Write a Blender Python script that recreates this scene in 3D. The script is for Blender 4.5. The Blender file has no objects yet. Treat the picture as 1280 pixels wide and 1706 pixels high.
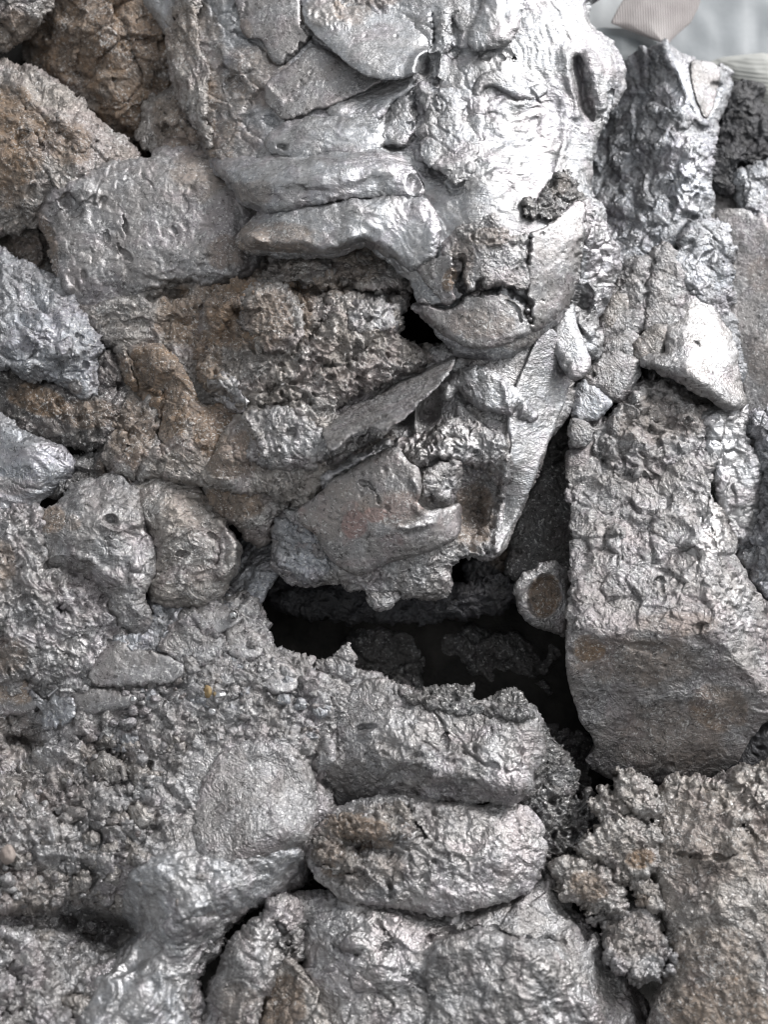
import bpy, math, zlib
import numpy as np
from mathutils import Vector, Matrix

# ------------------------------------------------------------------ camera, sky, sun, exposure
SC = bpy.context.scene
COL = SC.collection
S = 0.0005                      # metres per unit of the drawing grid
FOC = 1829.0                    # focal length in grid units
D0 = FOC * S                    # distance of the middle of the heap
CX, CY = 640.0, 853.0
PITCH = math.radians(42)
TGT = Vector((0, 0, 0.35))
FWD = Vector((0, math.cos(PITCH), -math.sin(PITCH)))
UPV = Vector((0, math.sin(PITCH), math.cos(PITCH)))
RGT = Vector((1, 0, 0))
CAM = TGT - FWD * D0
cd = bpy.data.cameras.new('camera')
cam = bpy.data.objects.new('camera', cd)
COL.objects.link(cam)
cam.matrix_world = Matrix(((RGT.x, UPV.x, -FWD.x, CAM.x), (RGT.y, UPV.y, -FWD.y, CAM.y),
                           (RGT.z, UPV.z, -FWD.z, CAM.z), (0, 0, 0, 1)))
cd.sensor_fit = 'VERTICAL'
cd.sensor_height = 24
cd.lens = 24 * FOC / 1706.0
cd.clip_start, cd.clip_end = 0.01, 100
cd.dof.use_dof = True
cd.dof.focus_distance = D0 - 0.005
cd.dof.aperture_fstop = 2.2
SC.camera = cam

LDIR = (RGT * 0.60 + UPV * 0.72 - FWD * 0.30).normalized()   # towards the light
EL = math.asin(LDIR.z)
AZ = math.atan2(LDIR.x, LDIR.y)
W = bpy.data.worlds.new('World')
SC.world = W
W.use_nodes = True
nt = W.node_tree
sky = nt.nodes.new('ShaderNodeTexSky')
sky.sky_type = 'NISHITA'
sky.sun_disc = False
sky.sun_elevation = EL
sky.sun_rotation = AZ
sky.air_density, sky.dust_density, sky.ozone_density = 1.0, 4.0, 1.0
hs_ = nt.nodes.new('ShaderNodeHueSaturation')
hs_.inputs['Saturation'].default_value = 0.06
bg = nt.nodes['Background']
nt.links.new(sky.outputs[0], hs_.inputs['Color'])
nt.links.new(hs_.outputs[0], bg.inputs[0])
bg.inputs[1].default_value = 0.10
sl = bpy.data.lights.new('sun', 'SUN')
sl.energy = 1.3
sl.angle = math.radians(17)
sl.color = (1.0, 0.965, 0.955)
sun = bpy.data.objects.new('sun', sl)
COL.objects.link(sun)
sun.rotation_euler = LDIR.to_track_quat('Z', 'Y').to_euler()
sun.location = TGT + LDIR * 3
SC.view_settings.view_transform = 'Standard'
SC.view_settings.look = 'None'
SC.view_settings.exposure = 0.82
SC.view_settings.gamma = 1.0
SC.cycles.filter_width = 1.1

# ------------------------------------------------------------------ numpy noise
def _h(ix, iy, iz, seed):
    h = (ix.astype(np.uint32) * np.uint32(374761393) + iy.astype(np.uint32) * np.uint32(668265263)
         + iz.astype(np.uint32) * np.uint32(2147483647 & 1274126177) + np.uint32((seed * 974711 + 13) & 0xffffffff))
    h = (h ^ (h >> np.uint32(13))) * np.uint32(1274126177)
    h = (h ^ (h >> np.uint32(16))) * np.uint32(2246822519)
    return h ^ (h >> np.uint32(13))

_G = np.array([(math.cos(a) * math.sqrt(1 - z * z), math.sin(a) * math.sqrt(1 - z * z), z)
               for a, z in [(i * 2.39996, 1 - 2 * (i + .5) / 32) for i in range(32)]], np.float32)

def perlin(P, seed=0):
    P = P.astype(np.float32)
    F = np.floor(P)
    I = F.astype(np.int64).astype(np.int32)
    f = P - F
    u = f * f * f * (f * (f * 6 - 15) + 10)
    out = np.zeros(len(P), np.float32)
    for dx in (0, 1):
        wx = u[:, 0] if dx else 1 - u[:, 0]
        for dy in (0, 1):
            wy = u[:, 1] if dy else 1 - u[:, 1]
            for dz in (0, 1):
                wz = u[:, 2] if dz else 1 - u[:, 2]
                g = _G[_h(I[:, 0] + dx, I[:, 1] + dy, I[:, 2] + dz, seed) & np.uint32(31)]
                out += wx * wy * wz * (g[:, 0] * (f[:, 0] - dx) + g[:, 1] * (f[:, 1] - dy) + g[:, 2] * (f[:, 2] - dz))
    return out * 1.5

def fbm(P, o=4, seed=0, gain=0.5):
    a, s = 1.0, np.zeros(len(P), np.float32)
    for i in range(o):
        s += a * perlin(P * (2.03 ** i) + 7.7 * i, seed + i)
        a *= gain
    return s

def ridged(P, o=3, seed=0, gain=0.55):
    a, s = 1.0, np.zeros(len(P), np.float32)
    for i in range(o):
        s += a * (1 - 2.2 * np.abs(perlin(P * (2.1 ** i) + 3.3 * i, seed + i)))
        a *= gain
    return s * 0.6 - 0.3

def worley(P, seed=0):
    P = P.astype(np.float32)
    F = np.floor(P)
    I = F.astype(np.int64).astype(np.int32)
    f = P - F
    d1 = np.full(len(P), 9.0, np.float32)
    d2 = np.full(len(P), 9.0, np.float32)
    idv = np.zeros(len(P), np.float32)
    for dx in (-1, 0, 1):
        for dy in (-1, 0, 1):
            for dz in (-1, 0, 1):
                h = _h(I[:, 0] + dx, I[:, 1] + dy, I[:, 2] + dz, seed)
                a = (h & np.uint32(1023)).astype(np.float32) / 1023
                b = ((h >> np.uint32(10)) & np.uint32(1023)).astype(np.float32) / 1023
                c = ((h >> np.uint32(20)) & np.uint32(1023)).astype(np.float32) / 1023
                d = (dx + a - f[:, 0]) ** 2 + (dy + b - f[:, 1]) ** 2 + (dz + c - f[:, 2]) ** 2
                m = d < d1
                d2 = np.where(m, d1, np.minimum(d2, d))
                d1 = np.where(m, d, d1)
                idv = np.where(m, a, idv)
    return np.sqrt(d1), np.sqrt(d2), idv

def cells(P, seed=0):
    """nearest random cell: distance gap to the next one, a random tilt along the offset, a random level"""
    P = P.astype(np.float32)
    F = np.floor(P)
    I = F.astype(np.int64).astype(np.int32)
    f = P - F
    d1 = np.full(len(P), 9.0, np.float32)
    d2 = np.full(len(P), 9.0, np.float32)
    til = np.zeros(len(P), np.float32)
    lev = np.zeros(len(P), np.float32)
    for dx in (-1, 0, 1):
        for dy in (-1, 0, 1):
            for dz in (-1, 0, 1):
                h = _h(I[:, 0] + dx, I[:, 1] + dy, I[:, 2] + dz, seed)
                a = (h & np.uint32(1023)).astype(np.float32) / 1023
                b = ((h >> np.uint32(10)) & np.uint32(1023)).astype(np.float32) / 1023
                c = ((h >> np.uint32(20)) & np.uint32(1023)).astype(np.float32) / 1023
                ox, oy, oz = dx + a - f[:, 0], dy + b - f[:, 1], dz + c - f[:, 2]
                d = ox * ox + oy * oy + oz * oz
                m = d < d1
                d2 = np.where(m, d1, np.minimum(d2, d))
                d1 = np.where(m, d, d1)
                k = _G[(h >> np.uint32(7)) & np.uint32(31)]
                til = np.where(m, k[:, 0] * ox + k[:, 1] * oy + k[:, 2] * oz, til)
                lev = np.where(m, k[:, 1], lev)
    return np.sqrt(d2) - np.sqrt(d1), til, lev

def sst(a, b, x):
    t = np.clip((x - a) / (b - a), 0, 1)
    return t * t * (3 - 2 * t)

def warp(P, size, amt, seed):
    Q = P / size
    return P + amt * np.stack([perlin(Q, seed), perlin(Q + 31.7, seed + 1), perlin(Q + 77.1, seed + 2)], 1)

def stretch(P, deg, k):
    a = math.radians(deg)
    u = P[:, 0] * math.cos(a) + P[:, 1] * math.sin(a)
    v = -P[:, 0] * math.sin(a) + P[:, 1] * math.cos(a)
    return np.stack([u / k, v, P[:, 2]], 1)

# surface characters: displacement in grid units for points P
def facet(P, size, sd):
    e, til, lev = cells(warp(P, size * .6, size * .22, sd) / size, sd)
    return (til * .55 + lev * .16 - .17 * (1 - sst(0, .10, e))) * size
def t_rough(P, sd, d):
    W1 = warp(P, 45, 16, sd)
    return (9 * fbm(W1 / 80, 3, sd) + .26 * facet(P, 62, sd + 1) + .26 * facet(P, 24, sd + 2) + 2.2 * ridged(warp(P, 22, 10, sd + 3) / 30, 3, sd + 9))
def t_crumb(P, sd, d):
    W1 = warp(P, 30, 16, sd)
    f1, f2, i1 = worley(W1 / 40, sd)
    return (10 * fbm(P / 80, 3, sd + 4) + 10 * (0.5 - f1) * sst(0, .3, f2 - f1) + 6 * (i1 - .5) + .45 * facet(P, 24, sd + 1)
            + 3.6 * ridged(warp(P, 18, 10, sd + 3) / 22, 2, sd + 6))
def t_sponge(P, sd, d):
    W1 = warp(P, 40, 22, sd)
    f1, f2, i1 = worley(W1 / 30, sd + 8)
    return (10 * ridged(W1 / 70, 2, sd) + 8 * ridged(W1 / 30, 3, sd + 3) + .4 * facet(P, 24, sd + 1)
            - 13 * (1 - sst(.12, .38, f1)) * (i1 > .45))
def t_wrinkle(P, sd, d):
    Q = stretch(warp(P, 50, 18, sd), d, 4.0)
    return 5.0 * fbm(P / 75, 2, sd) + 2.6 * fbm(Q / 18, 2, sd + 2) + .8 * ridged(Q / 10, 2, sd + 4)
def t_smooth(P, sd, d):
    f1, f2, i1 = worley(P / 38, sd)
    return (3.2 * fbm(P / 80, 2, sd) + .7 * fbm(P / 18, 2, sd + 2) + .7 * ridged(warp(P, 24, 10, sd) / 26, 2, sd + 4) - 4 * (1 - sst(.05, .2, f1)) * (i1 > .7))
def t_pitted(P, sd, d):
    Q = stretch(warp(P, 20, 8, sd), d + 60, 2.2)
    f1, f2, i1 = worley(Q / 28, sd)
    return (5 * fbm(P / 65, 2, sd) + 1.0 * fbm(P / 15, 2, sd + 2) + 1.7 * ridged(warp(P, 24, 10, sd) / 26, 3, sd + 5) + .12 * facet(P, 40, sd + 1)
            - 6 * (1 - sst(.08, .27, f1)) * (i1 > .6))
def t_flow(P, sd, d):
    Q = stretch(warp(P, 60, 30, sd), d, 3.2)
    return 7 * fbm(Q / 40, 3, sd) + 4 * ridged(Q / 19, 2, sd + 2) + .12 * facet(P, 30, sd + 1)
def t_peel(P, sd, d):
    Q = warp(P, 26, 10, sd)
    return 6 * fbm(P / 85, 3, sd) + 2.6 * fbm(Q / 17, 3, sd + 2) + 1.2 * ridged(Q / 24, 2, sd + 3)
TEX = dict(peel=t_peel, rough=t_rough, crumb=t_crumb, sponge=t_sponge, wrinkle=t_wrinkle, smooth=t_smooth, pitted=t_pitted, flow=t_flow)

# ------------------------------------------------------------------ drawing helpers
def cat_rom(pts, n=4, closed=True):
    p = np.array(pts, np.float32)
    m = len(p)
    out = []
    for i in range(m if closed else m - 1):
        if closed:
            a, b, c, d = p[i - 1], p[i], p[(i + 1) % m], p[(i + 2) % m]
        else:
            a, b, c, d = p[max(i - 1, 0)], p[i], p[i + 1], p[min(i + 2, m - 1)]
        for k in range(n):
            t = k / n
            out.append(.5 * (2 * b + (c - a) * t + (2 * a - 5 * b + 4 * c - d) * t * t + (3 * b - a - 3 * c + d) * t ** 3))
    if not closed:
        out.append(p[-1])
    return np.array(out, np.float32)

def seg_dist(X, Y, pts, closed):
    d = np.full(X.shape, 1e9, np.float32)
    n = len(pts)
    for i in range(n if closed else n - 1):
        a, b = pts[i], pts[(i + 1) % n]
        ex, ey = b - a
        wx, wy = X - a[0], Y - a[1]
        t = np.clip((wx * ex + wy * ey) / (ex * ex + ey * ey + 1e-9), 0, 1)
        d = np.minimum(d, (wx - ex * t) ** 2 + (wy - ey * t) ** 2)
    return np.sqrt(d)

def inside(X, Y, pts):
    c = np.zeros(X.shape, bool)
    n = len(pts)
    for i in range(n):
        x1, y1 = pts[i - 1]
        x2, y2 = pts[i]
        if y1 == y2:
            continue
        c ^= ((y1 > Y) != (y2 > Y)) & (X < (x2 - x1) * (Y - y1) / (y2 - y1) + x1)
    return c

def sdf(X, Y, pts):
    return np.where(inside(X, Y, pts), -1, 1) * seg_dist(X, Y, pts, True)

def tps(ctrl):
    c = np.array(ctrl, np.float64)
    n = len(c)
    if n == 1:
        return lambda X, Y: np.full(X.shape, c[0, 2], np.float32)
    xy = c[:, :2] / 300.0
    if n == 2:
        d = xy[1] - xy[0]
        k = (c[1, 2] - c[0, 2]) / (d @ d)
        return lambda X, Y: (c[0, 2] + k * ((X / 300 - xy[0, 0]) * d[0] + (Y / 300 - xy[0, 1]) * d[1])).astype(np.float32)
    r = np.linalg.norm(xy[:, None] - xy[None], axis=2)
    K = np.where(r > 0, r * r * np.log(r + 1e-12), 0) + np.eye(n) * 0.004
    Pm = np.c_[np.ones(n), xy]
    A = np.block([[K, Pm], [Pm.T, np.zeros((3, 3))]])
    w = np.linalg.lstsq(A, np.r_[c[:, 2], 0, 0, 0], rcond=None)[0]
    def f(X, Y):
        x, y = X / 300.0, Y / 300.0
        o = w[n] + w[n + 1] * x + w[n + 2] * y
        for i in range(n):
            q = (x - xy[i, 0]) ** 2 + (y - xy[i, 1]) ** 2
            o = o + w[i] * 0.5 * q * np.log(q + 1e-12)
        return o.astype(np.float32)
    return f

def blob(X, Y, x, y, rx, ry, rot=0):
    a = math.radians(rot)
    u = ((X - x) * math.cos(a) + (Y - y) * math.sin(a)) / rx
    v = (-(X - x) * math.sin(a) + (Y - y) * math.cos(a)) / ry
    return np.clip(1 - u * u - v * v, 0, 1)

def bilin(G, x0, y0, g, X, Y):
    i = np.clip((Y - y0) / g, 0, G.shape[0] - 1.001)
    j = np.clip((X - x0) / g, 0, G.shape[1] - 1.001)
    a, b = i.astype(int), j.astype(int)
    fi, fj = i - a, j - b
    return (G[a, b] * (1 - fi) * (1 - fj) + G[a + 1, b] * fi * (1 - fj) + G[a, b + 1] * (1 - fi) * fj + G[a + 1, b + 1] * fi * fj)

SLOPE = 0.22
def base_h(X, Y):
    return SLOPE * (Y - CY)

RV, UV_, FV = (np.array(v) for v in (RGT, UPV, FWD))
CV = np.array(CAM)
def world(P):
    """grid x, y and height towards the viewer -> metres"""
    d = D0 - P[:, 2].astype(np.float64) * S
    return (CV + RV * ((P[:, 0] - CX) / FOC * d)[:, None] - UV_ * ((P[:, 1] - CY) / FOC * d)[:, None] + FV * d[:, None])

def make_mesh(name, V, quads, tris, mat, attrs=None):
    me = bpy.data.meshes.new(name)
    nq, n3 = len(quads), len(tris)
    me.vertices.add(len(V))
    me.vertices.foreach_set('co', np.ascontiguousarray(V, np.float32).ravel())
    me.loops.add(nq * 4 + n3 * 3)
    me.loops.foreach_set('vertex_index', np.concatenate([np.asarray(quads, np.int32).ravel(), np.asarray(tris, np.int32).ravel()]))
    me.polygons.add(nq + n3)
    me.polygons.foreach_set('loop_start', np.concatenate([np.arange(nq) * 4, nq * 4 + np.arange(n3) * 3]).astype(np.int32))
    me.polygons.foreach_set('use_smooth', np.ones(nq + n3, bool))
    me.update(calc_edges=True)
    me.validate()
    if attrs:
        for k, v in attrs.items():
            a = me.attributes.new(k, 'FLOAT', 'POINT')
            a.data.foreach_set('value', np.ascontiguousarray(v, np.float32))
    me.materials.append(mat)
    return me

class Rec:
    pass

def tag(o, label=None, cat=None, group=None, kind=None):
    for k, v in (('label', label), ('category', cat), ('group', group), ('kind', kind)):
        if v:
            o[k] = v
    return o

def lump(name, out, h=((0, 0, 0),), mat='grey', edge=(40, 40), tex=('rough', 1, 1, 0), reg=(), feats=(), rust=(), shine=(),
         r0=0.0, p0=0.3, jag=3.0, thick=90, on=None, rise=0, g=1.8, grow=None, red=(), pre=False, label=None, cat=None, group=None, smooth=4, seed=None, kind=None):
    """one closed lump: outline, front surface from height marks, rounded edge, relief, and a back.
    on: the lump it grows from (it becomes that lump's part and follows its surface)"""
    if grow is None:
        grow = 6.0 if on is None else 1.5
    sd = (seed if seed is not None else zlib.crc32((name + str(out[0]) + str(out[-1])).encode())) % 9973
    poly = cat_rom(out, smooth) if smooth > 1 else np.array(out, np.float32)
    x0, y0 = poly.min(0) - 8
    x1, y1 = poly.max(0) + 8
    xs = np.arange(x0, x1 + g, g)
    ys = np.arange(y0, y1 + g, g)
    X, Y = np.meshgrid(xs.astype(np.float32), ys.astype(np.float32))
    gc = g * 2
    Xc, Yc = np.meshgrid(np.arange(x0, x1 + 3 * gc, gc).astype(np.float32), np.arange(y0, y1 + 3 * gc, gc).astype(np.float32))
    D = bilin(sdf(Xc, Yc, poly), x0, y0, gc, X, Y).astype(np.float32)
    flat = np.stack([X.ravel(), Y.ravel(), np.zeros(X.size, np.float32)], 1)
    n1 = perlin(flat / 22, sd + 40).reshape(X.shape)
    n2 = perlin(flat / 8, sd + 41).reshape(X.shape)
    n0 = perlin(flat / 55, sd + 39).reshape(X.shape)
    D = D - grow + jag * (n0 * 1.6 + n1 * 1.2 + n2 * 0.7)
    if on is None:
        H = tps(h)(X, Y) + base_h(X, Y)
    else:
        H = bilin(on.H0 if pre else on.H, on.x0, on.y0, on.g, X, Y).astype(np.float32) + tps(h)(X, Y) + rise
    H0 = H.copy()
    # warped coordinates make drawn features wander
    Xw = X + 3.5 * n1 + 1.5 * n2
    Yw = Y + 3.5 * perlin(flat / 22 + 50, sd + 42).reshape(X.shape) + 1.5 * perlin(flat / 8 + 50, sd + 43).reshape(X.shape)
    for f in feats:
        if f[0] == 'b':
            H = H + f[6] * blob(Xw, Yw, *f[1:6]) ** (f[7] if len(f) > 7 else 1.5)
        elif f[0] == 'r':
            d = seg_dist(Xw, Yw, cat_rom(f[1], 4, False), False)
            H = H + f[3] * np.exp(-(d / f[2]) ** 2)
        elif f[0] == 'k':       # flat faces meeting at edges: (x, y, h, slope x, slope y) each
            kk, acc = f[2], 0
            for (px, py, ph, sx, sy) in f[1]:
                acc = acc + np.exp(-np.clip((ph + sx * (Xw - px) + sy * (Yw - py)) / kk, -60, 60))
            H = H - kk * np.log(acc)
        elif f[0] == 'c':
            pl = cat_rom(f[1], 4, False)
            d = seg_dist(X + 5 * n2 + 4 * n1, Y + 5 * n1, pl, False)
            w = f[2] * np.clip(0.75 + 1.5 * n1 + .5 * n2, .15, 1.5)
            H = H - f[3] * np.clip(1 - d / w, 0, 1) ** 0.7
        elif f[0] == 'p':
            H = H + f[2] * sst(f[3], -f[3], sdf(Xw, Yw, cat_rom(f[1], 3)))
        elif f[0] == 's':       # one-sided step along a line: up on its left, fading over a width
            pl = np.array(f[1], np.float32)
            d = seg_dist(Xw, Yw, cat_rom(f[1], 4, False), False)
            a, b = pl[0], pl[-1]
            side = np.sign((b[0] - a[0]) * (Yw - a[1]) - (b[1] - a[1]) * (Xw - a[0]))
            H = H + np.where(side < 0, f[3] * np.exp(-(d / f[2]) ** 2), 0) * np.clip(d / 2.0, 0, 1)
    R, drop = edge[0], edge[1] * .8
    t = np.clip(-D / (R * (1 + .5 * np.clip(n0 * 1.4, -1, 1))), 0, 1)
    H = H - drop * (1 - np.sqrt(np.clip(1 - (1 - t) ** 2, 0, 1)))
    keep = D <= 0
    q = keep[:-1, :-1] & keep[1:, :-1] & keep[1:, 1:] & keep[:-1, 1:]
    used = np.zeros(keep.shape, bool)
    used[:-1, :-1] |= q; used[1:, :-1] |= q; used[1:, 1:] |= q; used[:-1, 1:] |= q
    cnt = np.zeros(keep.shape, np.int8)
    cnt[:-1, :-1] += q; cnt[1:, :-1] += q; cnt[1:, 1:] += q; cnt[:-1, 1:] += q
    bnd = used & (cnt < 4)
    gy, gx = np.gradient(D, g)
    gl = np.maximum(np.hypot(gx, gy), 0.4)
    Xm = np.where(bnd, X - np.clip(D, -2 * g, 0) * gx / gl ** 2, X)
    Ym = np.where(bnd, Y - np.clip(D, -2 * g, 0) * gy / gl ** 2, Y)
    hy, hx = np.gradient(H, g)
    hx, hy = np.clip(hx, -3, 3), np.clip(hy, -3, 3)
    nl = np.sqrt(hx * hx + hy * hy + 1)
    N = np.stack([-hx / nl, -hy / nl, 1 / nl], 2)[used]
    P = np.stack([Xm, Ym, H], 2)[used].astype(np.float32)
    dn = D[used]
    # relief
    left = np.ones(len(P), np.float32)
    disp = np.zeros(len(P), np.float32)
    for (rp, soft, tn, am, sz, di) in reg:
        w = sst(soft, -soft, sdf(P[:, 0], P[:, 1], cat_rom(rp, 3)) + 10 * n1[used])
        w = w * left
        m = w > .01
        if m.any():
            disp[m] += w[m] * am * sz * TEX[tn](P[m] / sz, sd + 11, di)
        left = left - w
    tn, am, sz, di = tex
    m = left > .01
    disp[m] += left[m] * am * sz * TEX[tn](P[m] / sz, sd, di)
    P = P + N * disp[:, None]
    pn = fbm(P / 30, 3, sd + 60)
    ru = np.full(len(P), r0, np.float32)
    for (x, y, rx, ry, rot, a) in rust:
        bl_ = blob(P[:, 0], P[:, 1], x, y, rx, ry, rot)
        ru = ru + a * sst(.12, .6, bl_ + .35 * pn) * np.minimum(1, bl_ * 4)
    po = np.full(len(P), p0 + .14, np.float32)
    for (x, y, rx, ry, rot, a) in shine:  # light on the lumps put in as paler, glossier patches
        po = po + .62 * a * sst(.0, .85, blob(P[:, 0], P[:, 1], x, y, rx, ry, rot) + .25 * pn)
    re_ = np.zeros(len(P), np.float32)
    for (x, y, rx, ry, rot, a) in red:
        re_ = np.maximum(re_, a * sst(.05, .45, blob(P[:, 0], P[:, 1], x, y, rx, ry, rot) + .3 * pn))
    ru, po = np.clip(ru, 0, 1), np.clip(po, 0, 1)
    # faces
    idx = -np.ones(keep.shape, np.int32)
    idx[used] = np.arange(len(P))
    a, b, c, d = idx[:-1, :-1][q], idx[1:, :-1][q], idx[1:, 1:][q], idx[:-1, 1:][q]
    quads = np.stack([a, b, c, d], 1)
    # back: boundary edges swept backwards in rings to one point
    E = np.concatenate([quads[:, [0, 1]], quads[:, [1, 2]], quads[:, [2, 3]], quads[:, [3, 0]]])
    key = np.minimum(E[:, 0], E[:, 1]).astype(np.int64) * len(P) + np.maximum(E[:, 0], E[:, 1])
    _, inv, ct = np.unique(key, return_inverse=True, return_counts=True)
    E = E[ct[inv] == 1]
    bv = np.unique(E)
    mp = -np.ones(len(P), np.int32)
    mp[bv] = np.arange(len(bv))
    B = P[bv]
    cen = P.mean(0)
    rings = [(0.97, .35), (0.82, .7), (.5, .93)]
    Vs, prev = [P], None
    n0 = len(P)
    faces = [quads]
    hb = B[:, 2].mean()
    for k, (s_, dk) in enumerate(rings):
        Rg = B.copy()
        Rg[:, :2] = cen[:2] + (B[:, :2] - cen[:2]) * s_
        Rg[:, 2] = B[:, 2] * (1 - dk * .6) + hb * dk * .6 - thick * dk
        Vs.append(Rg)
        i0 = n0 + k * len(bv)
        A0 = E[:, 0] if k == 0 else i0 - len(bv) + mp[E[:, 0]]
        A1 = E[:, 1] if k == 0 else i0 - len(bv) + mp[E[:, 1]]
        faces.append(np.stack([A1, A0, i0 + mp[E[:, 0]], i0 + mp[E[:, 1]]], 1))
    Vs.append(np.array([[cen[0], cen[1], hb - thick]], np.float32))
    last = n0 + 3 * len(bv)
    i0 = last - len(bv)
    tris = np.stack([i0 + mp[E[:, 1]], i0 + mp[E[:, 0]], np.full(len(E), last)], 1)
    V = np.concatenate(Vs)
    ext = len(V) - n0
    attrs = dict(red=np.r_[re_, np.zeros(ext)], rust=np.r_[ru, np.full(ext, r0 + .2)], polish=np.r_[po, np.full(ext, .1)])
    Wd = world(V)
    org = world(np.array([[cen[0], cen[1], hb - thick * .4]]))[0]
    me = make_mesh(name, Wd - org, np.concatenate(faces), tris, MATS[mat], attrs)
    o = bpy.data.objects.new(name, me)
    COL.objects.link(o)
    if on is not None:
        o.parent = on.o
        o.location = Vector(org) - on.wloc
    else:
        o.location = Vector(org)
        tag(o, label, cat, group, kind)
    r = Rec()
    r.o, r.H, r.H0, r.x0, r.y0, r.g, r.wloc, r.poly, r.P = o, H, H0, x0, y0, g, Vector(org), poly, P
    if on is not None and label:
        o['label'] = label
    return r

# ------------------------------------------------------------------ materials
def nodes(m):
    m.use_nodes = True
    n = m.node_tree
    return n, n.nodes['Principled BSDF'], n.nodes.new, n.links.new

def mix_col(n, fac, a, b, mode='MIX'):
    x = n.nodes.new('ShaderNodeMix')
    x.data_type = 'RGBA'
    x.blend_type = mode
    for sock, v in ((x.inputs[0], fac), (x.inputs[6], a), (x.inputs[7], b)):
        if hasattr(v, 'is_output'):
            n.links.new(v, sock)
        elif isinstance(v, (int, float)):
            sock.default_value = v
        else:
            sock.default_value = (*v, 1)
    return x.outputs[2]

def math_n(n, op, a, b=0.0, clamp=False):
    x = n.nodes.new('ShaderNodeMath')
    x.operation = op
    x.use_clamp = clamp
    for i, v in enumerate((a, b)):
        if hasattr(v, 'is_output'):
            n.links.new(v, x.inputs[i])
        else:
            x.inputs[i].default_value = v
    return x.outputs[0]

def noise(n, vec, size, detail=4, rough=.6, dist=0.0):
    x = n.nodes.new('ShaderNodeTexNoise')
    x.inputs['Scale'].default_value = 1.0 / (size * S)
    x.inputs['Detail'].default_value = detail
    x.inputs['Roughness'].default_value = rough
    x.inputs['Distortion'].default_value = dist
    n.links.new(vec, x.inputs['Vector'])
    return x.outputs['Fac']

def ramp(n, fac, lo, hi, a=0.0, b=1.0):
    x = n.nodes.new('ShaderNodeMapRange')
    x.inputs['From Min'].default_value = lo
    x.inputs['From Max'].default_value = hi
    x.inputs['To Min'].default_value = a
    x.inputs['To Max'].default_value = b
    n.links.new(fac, x.inputs['Value'])
    return x.outputs[0]

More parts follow.
